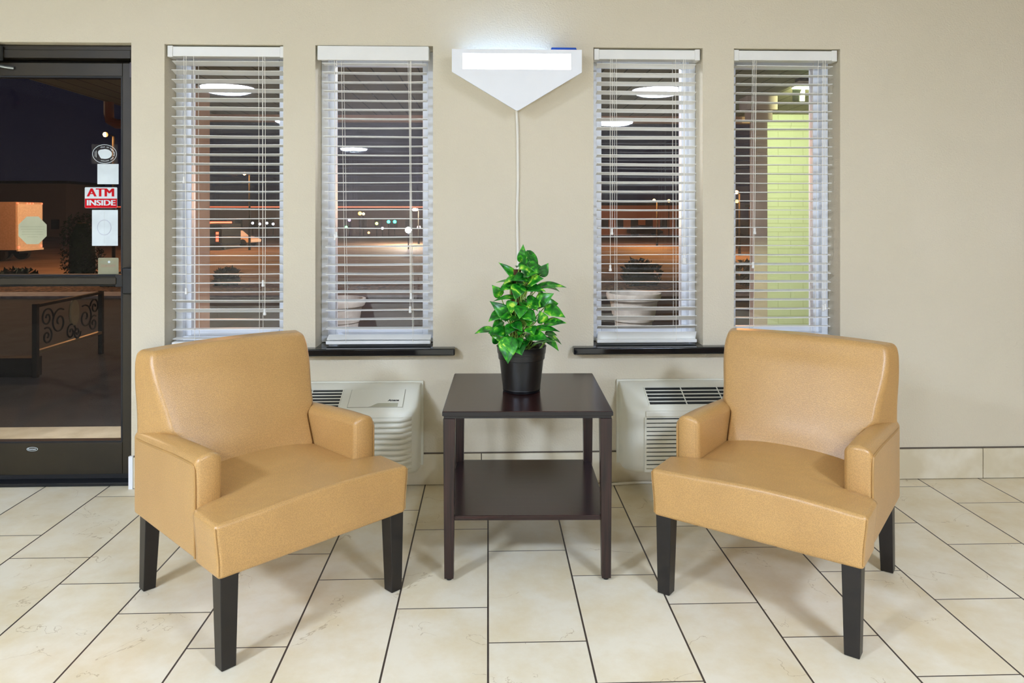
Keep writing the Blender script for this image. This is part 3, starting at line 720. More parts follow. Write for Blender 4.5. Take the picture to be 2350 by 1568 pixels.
# ------------------------------------------------------------------ through-wall air conditioners
def ac_unit(label, xl, style):
    Wd = 1.067
    t = thing('air_conditioner', label, 'air conditioner', (xl+Wd/2, WALL, 0))
    D = .250; hw = Wd/2
    prof = [(.0, .110), (.150, .112), (.205, .122), (.238, .142), (.250, .170), (.250, .395), (.247, .408), (.238, .419), (.225, .427), (.10, .478), (.055, .497), (.030, .503), (.0, .503)]
    rr_ = .085
    secs = []
    for s_ in [0, .004, .012, .024, .040, .060, .085]:
        secs.append((s_, D-rr_+math.sqrt(max(0, rr_**2-(rr_-s_)**2))))
    xs = [(-hw+.012+s_, lim) for s_, lim in secs]+[(hw-.012-s_, lim) for s_, lim in reversed(secs)]
    vs = []; fs = []; n = len(prof)
    for X, lim in xs:
        k = lim/D
        for d, z in prof:
            dd = min(d, lim) if False else d*k
            zz = z-(.010*(1-k))*(1 if z > .45 else 0)
            vs.append((X, -dd-.004, zz))
    for i in range(len(xs)-1):
        for j in range(n-1):
            fs.append((i*n+j, i*n+j+1, (i+1)*n+j+1, (i+1)*n+j))
    fs.append(tuple(range(n))); fs.append(tuple((len(xs)-1)*n+j for j in range(n-1, -1, -1)))
    MB().add(vs, fs).build('housing', M_ac, t, ang=45)
    MB().box(-hw, hw, -.014, -.0005, .100, .5075).build('wall_flange', M_ac, t, smooth=False, bevel=.003)
    # plane of the sloping top: from (d=.225,z=.427) to (d=.055,z=.497)
    sl = math.atan2(.070, .170)
    top = Matrix.Translation((0, -.229, .4275)) @ Matrix.Rotation(sl, 4, 'X')   # local y runs up the slope, z is its normal
    def tp(): b = MB(); b.m = top; return b
    g0, g1 = (-hw+.125, .165) if style == 'ribs' else (-hw+.118, hw-.25)
    y0, y1 = .012, .150
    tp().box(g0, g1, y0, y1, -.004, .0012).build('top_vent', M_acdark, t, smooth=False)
    gr = tp()
    ns = 6 if style == 'ribs' else 5
    for k in range(ns+1):
        yy = y0+(y1-y0)*k/ns; gr.box(g0-.004, g1+.004, yy-.0022, yy+.0022, .0005, .005)
    nb = 4
    for k in range(nb+1):
        xx = g0+(g1-g0)*k/nb; gr.box(xx-.0022, xx+.0022, y0, y1, .0004, .0045)
    gr.build('vent_grille', M_ac, t, smooth=False)
    # control cover
    c0, c1 = (.205, .455) if style == 'ribs' else (hw-.22, hw-.10)
    cv = tp().box(c0, c1, .018, .150, -.002, .003).build('control_cover', M_ac, t, smooth=False, bevel=.0012)
    tp().box(c0-.0015, c1+.0015, .0165, .1515, -.003, .0010).build('cover_gap_shade', mat('cover_gap_shade', (150, 148, 132), .7) if 'cover_gap_shade' not in bpy.data.materials else bpy.data.materials['cover_gap_shade'], cv, smooth=False)  # shadow round the cover put in as a darker sheet
    hd = MB(); hd.m = top
    hd.prism([(0, 0)], 0, 0) if False else None
    x_a = c1-.155; pts = [(x_a+.010*0, .017)]
    outline = [(x_a, .0175)]+[(x_a+.045*q/6, .0175+.026*ss(0, 1, q/6)) for q in range(1, 7)]+[(c1-.022, .0435), (c1-.022, .0175)]
    m2 = top @ Matrix(((1, 0, 0, 0), (0, 0, 1, 0), (0, 1, 0, 0), (0, 0, 0, 1)))
    hb = MB(); hb.m = m2; hb.prism(outline, .0026, .0036); hb.build('cover_handle', mat('handle_shade', (176, 174, 150), .6) if 'handle_shade' not in bpy.data.materials else bpy.data.materials['handle_shade'], cv, smooth=False)
    if style == 'ribs':
        P = top @ Vector((c1-.046, .064, .0034))
        text_mesh('Amana', .0165, M_ink, cv, P, rot=(math.degrees(sl), 0, 0), bold=.0006, shear=.25, width=.052)
    # front
    f0, f1 = -hw+.095, hw-.095
    if style == 'ribs':
        b = MB()
        for k in range(10):
            z = .388-.0245*k
            b.m = Matrix.Translation((0, -.2545, z)) @ Matrix.Diagonal((1, 1, 1, 1))
            pr = [(.0, .0100), (.010, .0095), (.0165, .0055), (.0180, .000), (.0150, -.0060), (.004, -.0105), (.0, -.0110)]
            vs = []; fs = []
            X_ = [(-hw+.035, .0), (-hw+.06, .6), (-hw+.085, 1), (hw-.085, 1), (hw-.06, .6), (hw-.035, .0)]
            for X, kk in X_:
                back = .030*(1-kk)
                for d, zz in pr: vs.append((X, -d*(.35+.65*kk)+back, zz))
            m_ = len(pr)
            for i in range(len(X_)-1):
                for j in range(m_-1): fs.append((i*m_+j, i*m_+j+1, (i+1)*m_+j+1, (i+1)*m_+j))
                fs.append((i*m_, (i+1)*m_, (i+1)*m_+m_-1, i*m_+m_-1))
            fs.append(tuple(range(m_))); fs.append(tuple((len(X_)-1)*m_+j for j in range(m_)))
            b.add(vs, fs)
        b.build('front_louvres', M_ac, t, ang=50)
    else:
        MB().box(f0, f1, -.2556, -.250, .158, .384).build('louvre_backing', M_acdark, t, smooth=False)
        b = MB()
        for k in range(13):
            z = .380-.0188*k
            b.box(f0-.004, f1+.004, -.2615, -.2535, z-.0150, z-.0008)
        b.box(f0-.010, f0, -.2600, -.2535, .140, .389); b.box(f1, f1+.010, -.2600, -.2535, .140, .389)
        b.build('front_louvres', M_ac, t, smooth=False, bevel=.0012)
        MB().box(f0-.004, f1+.004, -.2600, -.246, .390, .417).build('front_lip', M_ac, t, smooth=False, bevel=.005)
    return t
ac_unit('cream air conditioner left of the table, with curved ribs and a control cover', -.313-1.067, 'ribs')
ac_unit('cream air conditioner right of the table, with straight slotted front and a long top vent', .628, 'slots')
# white cable along the floor under the right-hand unit
b = MB().tube([(.60, WALL-.045, .007), (.66, WALL-.035, .007), (.75, WALL-.028, .008), (.9, WALL-.026, .007), (1.2, WALL-.03, .007), (1.6, WALL-.026, .007)], .0065, 8)
tag(b.build('floor_cable', M_cord), 'grey-white cable lying along the skirting beneath the right air conditioner', 'cable')

# ------------------------------------------------------------------ wall lamp with pentagon front
LY0, LY1 = WALL-.125, WALL-.001
lx = lambda px: (px-1120)*LY0/1680
lz = lambda py: 1.32-(py-490)*LY0/1680
lamp = thing('wall_lamp', 'white five-sided wall lamp with a glowing strip, mounted between the middle windows', 'lamp', (lx(1187), LY0, lz(113)))
ox, oz = lx(1187), lz(113)
xL, xR = lx(1037)-ox, lx(1336)-ox; zc = lz(165)-oz; zt = lz(254)-oz
wx0, wx1, wz0, wz1 = lx(1062)-ox, lx(1311)-ox, lz(159)-oz, lz(122.5)-oz
b = MB(); T = .014
b.box(xL, xR, 0, T, wz1, 0); b.box(xL, wx0, 0, T, wz0, wz1); b.box(wx1, xR, 0, T, wz0, wz1)
b.prism([(xL, wz0), (xL, zc), (-.010, zt+.004), (0, zt), (.010, zt+.004), (xR, zc), (xR, wz0)], 0, T)
# box behind the front plate, set in from its edge, open at the top
D_ = LY1-LY0; q_ = .030
b.box(xL+q_, xL+q_+T, T, D_, zc+.012, 0); b.box(xR-q_-T, xR-q_, T, D_, zc+.012, 0)
for s, xe in ((-1, xL+q_), (1, xR-q_)):
    z0_, z1_ = zc+.012, zt+.030
    b.add([(xe, T, z0_), (xe, D_, z0_), (0, D_, z1_), (0, T, z1_), (xe-s*.006, T, z0_+.004), (xe-s*.006, D_, z0_+.004), (0, D_, z1_+.010), (0, T, z1_+.010)],
          [(0, 1, 2, 3), (4, 7, 6, 5), (0, 4, 5, 1), (1, 5, 6, 2), (2, 6, 7, 3), (3, 7, 4, 0)])
b.build('housing', M_lamp, lamp, smooth=False)
MB().box(wx0, wx1, .0015, .0085, wz0, wz1).build('glowing_window', M_diff, lamp, smooth=False)
tb_ = MB(); tb_.m = Matrix.Translation((0, .034, -.050)) @ Matrix.Rotation(R(90), 4, 'Y'); tb_.lathe([(.010, -.25), (.010, .25)], n=12)
tb_.build('light_tube', M_tube, lamp)
MB().taper((lx(1264)-ox, lx(1327)-ox, .020, .100), (lx(1267)-ox, lx(1324)-ox, .024, .096), -.004, .016).build('glue_board_tab', M_blue, lamp, smooth=False, bevel=.002)
pts = [(ox+.001, WALL-.010, oz+zt+.036), (ox+.002, WALL-.010, oz+zt+.012), (ox+.006, WALL-.008, 1.70), (ox+.008, WALL-.007, 1.5), (ox+.004, WALL-.007, 1.3), (ox+.008, WALL-.007, 1.1), (ox+.006, WALL-.007, .9), (ox+.004, WALL-.007, .74)]
pc = [Vector(p) for p in pts]; fine = []
for i in range(len(pc)-1):
    for q in range(5):
        k = q/5; k2 = ss(0, 1, k); fine.append(Vector((pc[i].x+(pc[i+1].x-pc[i].x)*k2, pc[i].y, pc[i].z+(pc[i+1].z-pc[i].z)*k)))
fine.append(pc[-1])
cd = MB().tube([p-Vector((ox, LY0, oz)) for p in fine], .0066, 8).build('cord', M_cord, lamp)
box('plug', M_cord, .004-.014, .004+.014, D_-.03, D_-.008, .70-oz, .74-oz, cd, .003)

# ------------------------------------------------------------------ ceiling lights (seen mirrored in the panes)
for i, (x, y, lb) in enumerate(((-2.84, -.54, 'round ceiling light mirrored at the top of the window nearest the door'), (-2.84, -3.30, 'round ceiling light mirrored at the right edge of the window nearest the door'),
                    (1.88, -.54, 'round ceiling light mirrored highest in the window right of the lamp'), (1.88, -3.30, 'round ceiling light mirrored lower in the window right of the lamp'),
                    (-2.84, -8.05, 'round ceiling light mirrored at the left of the window beside the lamp'))):
    t = thing('ceiling_light', lb, 'ceiling light', (x, y, CEIL), group='round ceiling lights of the room')
    MB().lathe([(.33, 0), (.33, -.03), (.30, -.04), (.275, -.032)], n=40, cap=False).build('rim', M_white, t)
    MB().lathe([(.275, -.030), (.26, -.060), (.20, -.082), (.10, -.092), (.0, -.094)], n=40, cap=False).build('diffuser', M_disc if x < 0 else M_disc2, t)

# ------------------------------------------------------------------ outside: porch
M_conc_lit = mat('porch_concrete_lit', (196, 188, 168), .85, noise=(6, (176, 168, 148), 6), bump=(60, .003, 4))  # light on the landing is put into this paler concrete colour
M_asph = mat('paving', (50, 49, 50), .9, noise=(5, (38, 37, 38), 6), bump=(70, .004, 4))
M_kerb = mat('kerb_concrete', (214, 204, 200), .85, noise=(8, (190, 180, 176), 5))
M_mulch = mat('mulch', (176, 128, 92), .95, noise=(16, (66, 44, 32), 6), bump=(22, .03, 4))
M_road = mat('road', (96, 78, 66), .85, noise=(.5, (74, 58, 50), 4))
M_soffit = brick_mat('soffit_boards', (150, 140, 112), (142, 132, 106), (70, 62, 48), 30, .19, 'yx', .006, .004)
M_brick = brick_mat('painted_brick', (228, 232, 204), (225, 229, 200), (212, 216, 184), .30, .10, 'xz', .005, .004)
M_col = mat('stucco_column', (226, 178, 148), .9, noise=(6, (218, 168, 138), 4), bump=(50, .003, 3))
M_mauve = mat('mauve_stucco', (188, 168, 158), .9, noise=(6, (178, 158, 148), 4))
M_urn = mat('urn_plaster', (226, 218, 206), .8, noise=(12, (206, 196, 184), 4))
M_shrub = mat('shrub_leaf', (34, 62, 30), .7, noise=(20, (20, 40, 20), 3))
M_iron = mat('wrought_iron', (9, 9, 9), .7, spec=.2)
tag(box('porch_slab', M_conc_lit, -8, 8, WT, 4.72, -.13, -.03), kind='structure')  # front edge follows the edge of the lit patch
tag(box('driveway', M_asph, -30, 30, 4.72, 12.1, -.16, -.06), kind='structure')
tag(box('kerb', M_kerb, -30, 30, 12.1, 12.75, -.2, -.02), kind='structure')
b = MB(); rr = random.Random(5)
NX, NY = 90, 14; vs = []; fs = []
for j in range(NY+1):
    for i in range(NX+1):
        yy = 12.75+9.5*(j/NY)**1.4
        zz = -.04-.06*ss(12.7, 16, yy)-1.55*ss(15.5, 22.2, yy)+rr.uniform(-.03, .03)
        vs.append((-30+60*i/NX, yy, zz))
for j in range(NY):
    for i in range(NX):
        a_ = j*(NX+1)+i; fs.append((a_, a_+1, a_+NX+2, a_+NX+1))
tag(b.add(vs, fs).build('mulch_bed', M_mulch, recalc=False, ang=180), kind='structure')
tag(box('road', M_road, -160, 160, 22, 92, -1.8, -1.6), kind='structure')
tag(box('far_ground', mat('far_ground', (40, 36, 30), .95), -300, 300, 92, 320, -1.9, -1.62), kind='structure')
tag(box('porch_soffit', M_soffit, -4.03, 8.2, WT+.01, 8.82, 2.50, 2.58), kind='structure')
tag(box('porch_fascia', M_col, -4.05, 8.2, 8.83, 8.95, 2.42, 2.62), kind='structure')
# outside skin of the building beside and above the windows
tag(box('exterior_column', M_col, -3.12, -2.70, 6.75, 7.20, -.06, 2.499), kind='structure')
b = MB().box(2.68, 2.82, 7.3, 7.42, -.06, 2.26).box(2.64, 2.86, 7.27, 7.45, 2.26, 2.36).box(2.59, 2.90, 7.24, 7.48, 2.36, 2.499)
tag(b.build('exterior_pilaster', M_mauve, smooth=False, bevel=.004), kind='structure')
b = MB().box(3.31, 8.0, 8.60, 8.8, -.06, 2.499).box(3.31, 8.0, 8.58, 8.60, 2.36, 2.44)
tag(b.build('exterior_brick_wall', M_brick, smooth=False), kind='structure')
# greenish flood lamp fixed to the soffit, aimed right at the brick wall
fl_ = thing('flood_lamp', 'greenish flood lamp under the porch roof, glaring through the rightmost window', 'lamp', (2.76, 6.3, 2.498))
MB().box(-.06, .06, -.06, .06, -.03, 0).build('bracket', M_iron, fl_, smooth=False, bevel=.004)
MB().taper((-.10, .10, -.06, .06), (-.07, .07, -.05, .05), -.075, -.03).build('lamp_head', M_urn, fl_, smooth=False)
MB().box(-.09, .09, -.05, .05, -.085, -.076).build('lamp_lens', emit('flood_lens', (.80, 1.0, .45), 30), fl_, smooth=False)
MB().box(-.08, .0285, .060, .064, -.19, -.05).build('added_shield', M_iron, fl_, smooth=False)  # added plate that keeps the flood beam off the pilaster
ld = bpy.data.lights.new('flood_light', 'SPOT'); ld.energy = 270; ld.color = (.87, 1.0, .52); ld.spot_size = R(140); ld.spot_blend = .3; ld.shadow_soft_size = .008
lo = bpy.data.objects.new('flood_light', ld); C.objects.link(lo); lo.parent = fl_; lo.location = (.02, 0, -.10)
lo.rotation_euler = Vector((math.sin(R(46)), math.cos(R(46)), -math.tan(R(20)))).to_track_quat('-Z', 'Y').to_euler()
# warm light over the entrance, lighting the landing
et = thing('entrance_light', 'warm strip light outside above the glass door, lighting the pale landing', 'lamp', (-2.45, 4.15, 2.498))
MB().box(-.75, .75, -.06, .06, -.05, 0).build('housing', M_urn, et, smooth=False, bevel=.004)
MB().box(-.72, .72, -.045, .045, -.056, -.0495).build('lens', emit('entrance_lens', (1.0, .86, .62), 2.0), et, smooth=False)
ld = bpy.data.lights.new('entrance_glow', 'AREA'); ld.energy = 13; ld.color = (1.0, .86, .62); ld.shape = 'RECTANGLE'; ld.size = 1.4; ld.size_y = .08; ld.spread = R(70)
lo = bpy.data.objects.new('entrance_glow', ld); C.objects.link(lo); lo.parent = et; lo.location = (0, 0, -.060)
# cool white porch light over the walk, hidden from the room by the wall between the middle windows
pt = thing('porch_light', 'cool white porch ceiling light outside, lighting the window frames and urns', 'lamp', (.12, 5.3, 2.498))
MB().lathe([(.20, 0), (.20, -.03), (.17, -.035)], n=32, cap=False).build('rim', M_urn, pt)
MB().lathe([(.17, -.030), (.14, -.06), (.0, -.07)], n=32, cap=False).build('diffuser', emit('porch_lens', (.88, .92, 1.0), 380), pt)
# urn planters
def urn(label, loc, s=1):
    t = thing('urn_planter', label, 'planter', loc)
    MB().lathe([(.15*s, 0), (.17*s, .02), (.165*s, .05), (.185*s, .30*s), (.200*s, .31*s), (.205*s, .36*s), (.215*s, .37*s), (.235*s, .50*s), (.262*s, .52*s), (.275*s, .56*s), (.272*s, .585*s), (.245*s, .585*s), (.232*s, .53*s), (.22*s, .46*s)], n=40, cap=False).build('bowl', M_urn, t, ang=30)
    MB().lathe([(.0, .50*s), (.23*s, .49*s)], n=24, cap=False).build('soil', M_soil, t)
    return t
urn('pale urn planter outside, seen low through the window left of the lamp', (-1.42, 6.9, -.06))
urn('pale urn planter outside, seen low through the window right of the lamp', (1.46, 7.3, -.06), 1.0)
# shrubs on the bed
def shrub(label, loc, dims, n=260, seed=1):
    t = thing('shrub', label, 'shrub', loc, group=None); r_ = random.Random(seed); b = MB()
    for k in range(n):
        th = r_.uniform(0, 2*math.pi); ph = math.acos(r_.uniform(-1, 1)); q = r_.uniform(.6, 1)**.5
        f = lambda v: math.copysign(abs(v)**.7, v)
        p = Vector((f(math.sin(ph)*math.cos(th))*dims[0]*q, f(math.sin(ph)*math.sin(th))*dims[1]*q, dims[2]*(1.02+f(math.cos(ph))*q)))
        d = Vector((r_.uniform(-1, 1), r_.uniform(-1, 1), r_.uniform(-.3, 1))).normalized(); e = d.orthogonal().normalized(); s_ = r_.uniform(.05, .10)
        b.add([p-e*s_*.5, p+d*s_*.7-e*s_*.2, p+d*s_*1.5, p+e*s_*.5+d*s_*.5], [(0, 1, 2, 3)])
    b.build('leaves', M_shrub, t, smooth=False, recalc=False)
    MB().lathe([(dims[0]*.5, .05), (dims[0]*.68, dims[2]*.5), (dims[0]*.64, dims[2]*1.4), (dims[0]*.3, dims[2]*1.75)], n=12, sy=dims[1]/dims[0]).build('core', M_shrub, t)
    return t
shrub('clipped shrub outside the window nearest the door, low on the bed', (-5.0, 14.2, -.10), (.20, .2, .16), 260, 1)
shrub('clipped dark shrub behind the urn right of the lamp', (2.95, 14.0, -.12), (.36, .3, .26), 420, 2)
shrub('dark hedge at the left of the rightmost window', (5.2, 14.0, -.12), (.42, .3, .27), 420, 3)
shrub('low dark shrub behind the octagonal sticker, far left', (-9.7, 14.5, -.12), (.9, .4, .17), 500, 4)
shrub('low dark shrub outside the door beside the latch', (-7.1, 14.4, -.14), (.35, .3, .15), 260, 5)
shrub('tall shrub outside the door behind the white notice sheet', (-16.3, 30, -1.55), (.75, .6, 1.42), 1700, 6)
# ornate iron bench frame outside the door
bn = thing('iron_bench', 'dark ornate iron bench outside, seen through the lower door pane', 'bench', (-3.80, 6.8, -.06))
b = MB()
for yy in (-.52, .52):
    MB().box(-.02, .02, yy-.02, yy+.02, .001, .62).build('leg', M_iron, bn, smooth=False, bevel=.003)
MB().box(-.02, .02, -.5, .5, .20, .225).build('lower_rail', mat('worn_iron', (84, 76, 56), .5), bn, smooth=False)
MB().box(-.02, .02, -.5, .5, .59, .615).build('top_rail', M_iron, bn, smooth=False)
def spiral(cy, cz, r0, turns, a0, sgn): return [(0, cy+r0*(1-q/26*.85)*math.cos(a0+sgn*turns*2*math.pi*q/26), cz+r0*(1-q/26*.85)*math.sin(a0+sgn*turns*2*math.pi*q/26)) for q in range(27)]
b = MB()
for cy, cz, r0, a0, sg in ((-.36, .48, .09, 0, 1), (-.36, .32, .08, 2, -1), (-.18, .42, .12, 1, 1), (.24, .40, .12, 2, -1), (.38, .32, .08, 1, 1), (.40, .48, .08, 3, -1), (.0, .30, .08, 0, 1), (.10, .28, .06, 0, -1)):
    b.tube(spiral(cy, cz, r0, 1.5, a0, sg), .008, 6)
b.build('scrollwork', M_iron, bn)
md = MB(); md.m = Matrix.Translation((0, .05, .47)) @ Matrix.Rotation(R(90), 4, 'Y'); md.lathe([(.0, -.012), (.085, -.012), (.09, 0), (.085, .012), (0, .012)], n=24, sx=1.35, sy=.8, cap=False); md.build('medallion', mat('medallion', (120, 108, 78), .6), bn)
MB().box(-.62, -.02, -.50, -.40, .001, .16).build('base_block', M_iron, bn, smooth=False)
# downspout at the porch edge
b = MB().tube([(-4.02, 7.9, 2.51), (-4.02, 7.9, 2.38), (-4.01, 7.9, 2.31), (-3.94, 7.9, 2.27), (-3.5, 7.7, 2.24), (-3.0, 7.15, 2.21)], .05, 10)
tag(b.build('downspout', mat('rust_paint', (150, 84, 56), .6)), 'rust-coloured downspout bending under the porch roof, beyond the door glass', 'downspout')

# ------------------------------------------------------------------ outside: street
SOD = (1.0, .42, .12)
def street_lamp(label, x, y, zh, energy, r=.22, col=SOD, e=40, group=None):
    t = thing('street_lamp', label, 'street lamp', (x, y, -1.6), group=group)
    MB().tube([(0, 0, .0), (0, 0, zh+1.6), (-.25, -.2, zh+1.72)], [.10, .07, .05], 8).build('pole', M_iron, t)
    MB().lathe([(.0, -.14), (r*.7, -.10), (r, 0), (r*.7, .10), (0, .14)], -.3, -.25, zh+1.68, 12, cap=False).build('lamp_head', emit('sodium_lamp_%d' % len(bpy.data.materials), col, e), t)
    if energy:
        l = bpy.data.lights.new('street_light', 'POINT'); l.energy = energy; l.color = col; l.shadow_soft_size = .3
        o = bpy.data.objects.new('street_light', l); C.objects.link(o); o.parent = t; o.location = (-.9, -.9, zh+1.6)
    return t
street_lamp('orange street lamp beyond the door glass, above the oval decal', -20.1, 40, 5.45, 5200, .13, SOD, 2.4)
street_lamp('street lamp seen small in the window nearest the door', -19.0, 59, 4.4, 4500, .14, SOD, 2.4)
street_lamp('tall street lamp beyond the window left of the lamp', -6.6, 70, 1.6, 9000, .32, (1, .78, .5), 12)
street_lamp('far street lamp through the window right of the lamp', 15.1, 65, 2.4, 4500, .14, SOD, 2.6)
street_lamp('bright street lamp at the left edge of the rightmost window', 17.35, 50, 2.7, 3600, .16, SOD, 5)
lot = street_lamp('added lamp out of view left of the glass door, lighting the mulch bed and kerb', -13.0, 13.6, 4.2, 0, .16, (1, .72, .45), 6)  # unseen lamp added to brighten the kerb and mulch
l = bpy.data.lights.new('bed_fill_light', 'POINT'); l.energy = 1100; l.color = (1, .72, .45); l.shadow_soft_size = .2
o = bpy.data.objects.new('bed_fill_light', l); C.objects.link(o); o.parent = lot; o.location = (-.3, -.3, 5.55)
# delivery truck
M_trk = mat('truck_panel', (206, 182, 168), .6); M_trkw = mat('truck_door', (232, 220, 206), .5)
M_tail = emit('tail_lamp', (1, .035, .02), 3.5); M_tyre = mat('tyre', (14, 14, 14), .8)
tr = thing('box_truck', 'pale box truck parked beyond the door glass, behind the octagonal sticker', 'truck', (-28.5, 46.5, -1.6), R(86))
MB().box(-1.2, 1.2, 0, 8.5, .68, 3.62).build('cargo_box', M_trk, tr, smooth=False, bevel=.03)
MB().box(-1.1, 1.1, -.03, 0, .72, 3.5).build('rear_door', M_trkw, tr, smooth=False)
MB().box(-1.15, 1.15, -.10, 0, .62, .74).build('bumper', M_trkw, tr, smooth=False)
MB().box(-.5, .5, .3, 8.3, .45, .68).build('chassis', M_iron, tr, smooth=False)
for xx in (-1.08, -.25, 0, .25, 1.08): MB().box(xx-.05, xx+.05, -.05, -.0, 3.50, 3.58).build('marker_lamp', M_tail, tr, smooth=False)
for xx in (-1.0, 1.0): MB().box(xx-.07, xx+.07, -.06, -.03, .80, .92).build('tail_lamp', M_tail, tr, smooth=False)
for xx in (-1.0, 1.0):
    for yy in (1.2, 2.3, 7.6):
        wq = MB(); wq.m = Matrix.Translation((xx, yy, .5)) @ Matrix.Rotation(R(90), 4, 'Y'); wq.lathe([(.2, -.14), (.5, -.14), (.5, .14), (.2, .14)], n=20); wq.build('wheel', M_tyre, tr)
MB().box(-1.1, 1.1, 8.6, 10.2, .6, 2.6).build('cab', M_trkw, tr, smooth=False, bevel=.1)
# cars
def car(label, x, y, rz, col, lit=True):
    t = thing('car', label, 'car', (x, y, -1.6), rz)
    m_ = mat('car_paint_%d' % len(bpy.data.materials), col, .35)
    side = [(-2.2, .35), (2.15, .35), (2.2, .62), (1.5, .86), (.95, .92), (.35, 1.38), (-.85, 1.42), (-1.5, 1.0), (-2.15, .95), (-2.25, .6)]
    MB().prism(side, -.85, .85).build('body', m_, t, smooth=False, bevel=.08)
    MB().prism([(.85, .94), (.32, 1.32), (-.80, 1.36), (-1.35, 1.0)], -.87, .87).build('glazing', M_gasket, t, smooth=False)
    for xx in (-1.35, 1.4):
        for yy in (-.82, .82):
            q = MB(); q.m = Matrix.Translation((xx, yy, .33)) @ Matrix.Rotation(R(90), 4, 'X'); q.lathe([(.12, -.1), (.33, -.1), (.33, .1), (.12, .1)], n=20); q.build('wheel', M_tyre, t)
    if lit:
        for yy in (-.7, .7): MB().box(-2.28, -2.2, yy-.12, yy+.12, .62, .86).build('tail_lamp', M_tail, t, smooth=False)
    return t
car('white car outside with dark wheels, through the window nearest the door', -22.6, 66, R(-14), (224, 200, 190))
car('dark car far off, through the window right of the lamp', 20.5, 95, R(4), (24, 22, 24), False)
# red lit van end
vn = thing('van', 'van with stacked red tail lamps at the column, window nearest the door', 'van', (-21.9, 58.5, -1.6))
MB().box(-1.0, .9, 0, 4.5, .3, 2.1).build('body', M_iron, vn, smooth=False, bevel=.08)
for zz in (1.05, 1.35, .8): MB().box(.45, .65, -.05, 0, zz-.10, zz+.10).build('tail_lamp', M_tail, vn, smooth=False)
for xx in (-.85, .75):
    q = MB(); q.m = Matrix.Translation((xx, .9, .33)) @ Matrix.Rotation(R(90), 4, 'Y'); q.lathe([(.12, -.1), (.33, -.1), (.33, .1), (.12, .1)], n=16); q.build('wheel', M_tyre, vn)
# far buildings
def building(label, x0, x1, y, z0, z1, m, streak=None):
    t = thing('building', label, 'building', ((x0+x1)/2, y, -1.62))
    hw = (x1-x0)/2
    MB().box(-hw, hw, 0, 8, .0, z1+1.62).build('walls', m, t, smooth=False)
    MB().box(-hw-.4, hw+.4, -.5, 8.4, z1+1.62, z1+1.95).build('roof', M_iron, t, smooth=False)
    if streak: MB().box(-hw-.4, hw+.4, -.56, -.5, z1+1.70, z1+1.85).build('traffic_streak', streak, t, smooth=False)  # added glowing strip, stands in for tail-lamp streaks along the road
    k = 0
    for q in range(int(hw)): MB().box(-hw+1.2+q*2, -hw+2.2+q*2, -.03, 0, 1.0, 2.2).build('window', M_gasket, t, smooth=False)
    return t
M_bld = mat('far_render', (188, 132, 96), .9); M_bldd = mat('far_dark_render', (96, 86, 84), .9)
M_streak = emit('red_traffic_streak', (1, .10, .02), 1.1); M_fsign = emit('red_sign', (1, .05, .02), 8)  # red roof-edge glow is added in place of passing tail lamps
building('long low building with an added glowing red strip for passing traffic lights along its roof, beyond the middle left windows', -50, -1, 96, -1.6, 2.0, M_bldd, M_streak)
building('long low brown building beyond the window right of the lamp', 8, 33, 98, -1.6, 2.4, M_bld)
building('brown building at the left edge of the rightmost window', 36, 60, 92, -1.6, 2.2, M_bld)
building('dark flat roofed building behind the truck', -75, -52, 92, -1.6, 5.0, M_bldd)
sg = thing('red_sign', 'glowing red shop sign in the window nearest the door', 'sign', (-28.0, 78, 0))
MB().box(-1.2, 1.0, -.1, .1, -.1, .45).build('sign_face', M_fsign, sg, smooth=False); MB().tube([(0, .05, -1.6), (0, .05, -.1)], .06, 8).build('post', M_iron, sg)
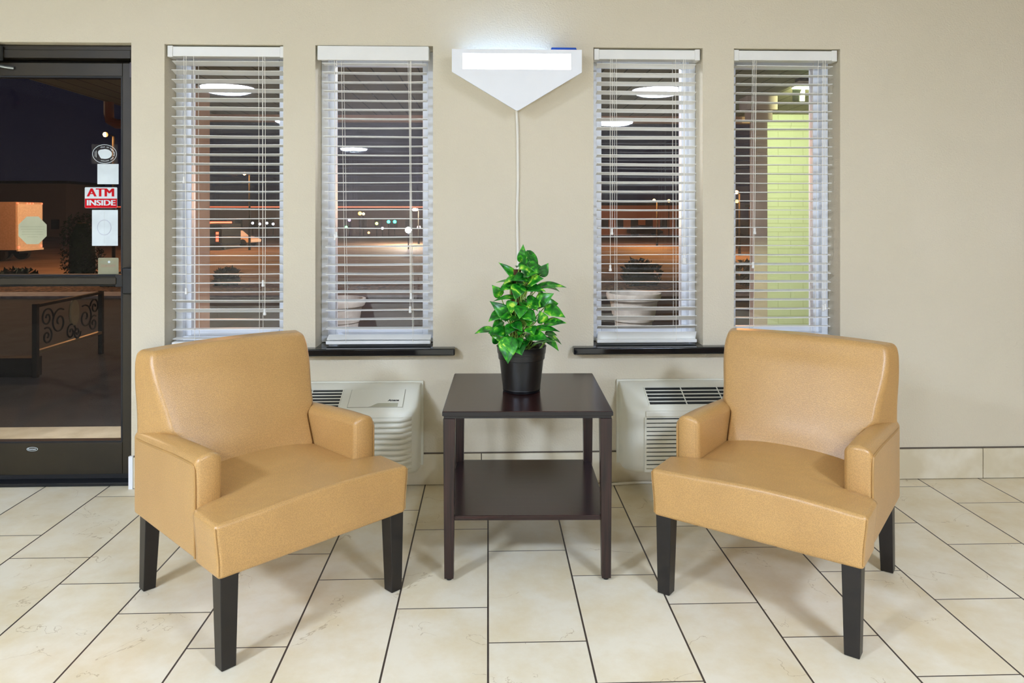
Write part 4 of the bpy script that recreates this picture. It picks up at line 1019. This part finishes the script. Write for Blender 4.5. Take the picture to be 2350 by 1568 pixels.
# signal lights and far lamps across the road (left-of-lamp window)
def far_light(name, label, cat, px, py, y, r, col, e):
    x = (px-1120)*y/1680; z = 1.32-(py-490)*y/1680
    t = thing(name, label, cat, (x, y, -1.6))
    MB().tube([(0, .02, 0), (0, .02, z+1.6)], .05, 6).build('post', M_iron, t)
    MB().lathe([(0, -r), (r*.7, -r*.7), (r, 0), (r*.7, r*.7), (0, r)], 0, 0, z+1.6, 12, cap=False).build('lens', emit('far_lens_%d' % len(bpy.data.materials), col, e), t)
far_light('traffic_signal', 'left of two green traffic signals in the window left of the lamp', 'traffic signal', 893, 509, 88, .20, (0, 1, .55), 14)
far_light('traffic_signal', 'right of two green traffic signals in the window left of the lamp', 'traffic signal', 907, 509, 88, .20, (0, 1, .55), 14)
far_light('sign_light', 'small yellow-green sign light left of the traffic signals', 'light', 866, 513, 88, .18, (.8, 1, .1), 10)
far_light('sign_light', 'small amber sign light at upper left of the traffic signals', 'light', 828, 490, 88, .22, (1, .45, .05), 10)
far_light('sign_light', 'pale yellow light beside the small amber sign light', 'light', 836, 491, 88, .16, (1, .9, .4), 12)
far_light('sign_light', 'green point of light low at the left of the traffic signals', 'light', 797, 521, 88, .15, (.1, 1, .2), 10)
far_light('headlamp', 'dazzling white headlamp low at the right in the window left of the lamp', 'headlamp', 938, 528, 60, .26, (.85, .88, 1), 220)
far_light('sign_light', 'small orange light just inside the rightmost window, beneath the bright one', 'light', 1697, 462, 60, .14, (1, .4, .05), 16)
far_light('sign_light', 'pair-mate orange light high in the window right of the lamp', 'light', 1538, 461, 90, .2, (1, .45, .08), 14)
far_light('sign_light', 'violet point of light at the left of the window left of the lamp', 'light', 804, 505, 91, .18, (.7, .3, 1), 8)
far_light('sign_light', 'white point of light between the yellow-green light and the signals', 'light', 879, 524, 90, .16, (.9, .95, 1), 10)
far_light('sign_light', 'pinkish white light right of the dazzling headlamp', 'light', 962, 522, 84, .22, (1, .75, .75), 9)
far_light('sign_light', 'small orange light low between the violet light and the signals', 'light', 848, 534, 86, .14, (1, .4, .1), 6)
for k, px in enumerate((586, 602, 618, 632)):
    far_light('lot_light', ('small white lot light, %s of the row beyond the white car' % ('first from left', 'second from left', 'third from left', 'rightmost')[k]), 'light', px, 512+(k % 2)*2, 92, .16, (.8, .8, 1), 10)
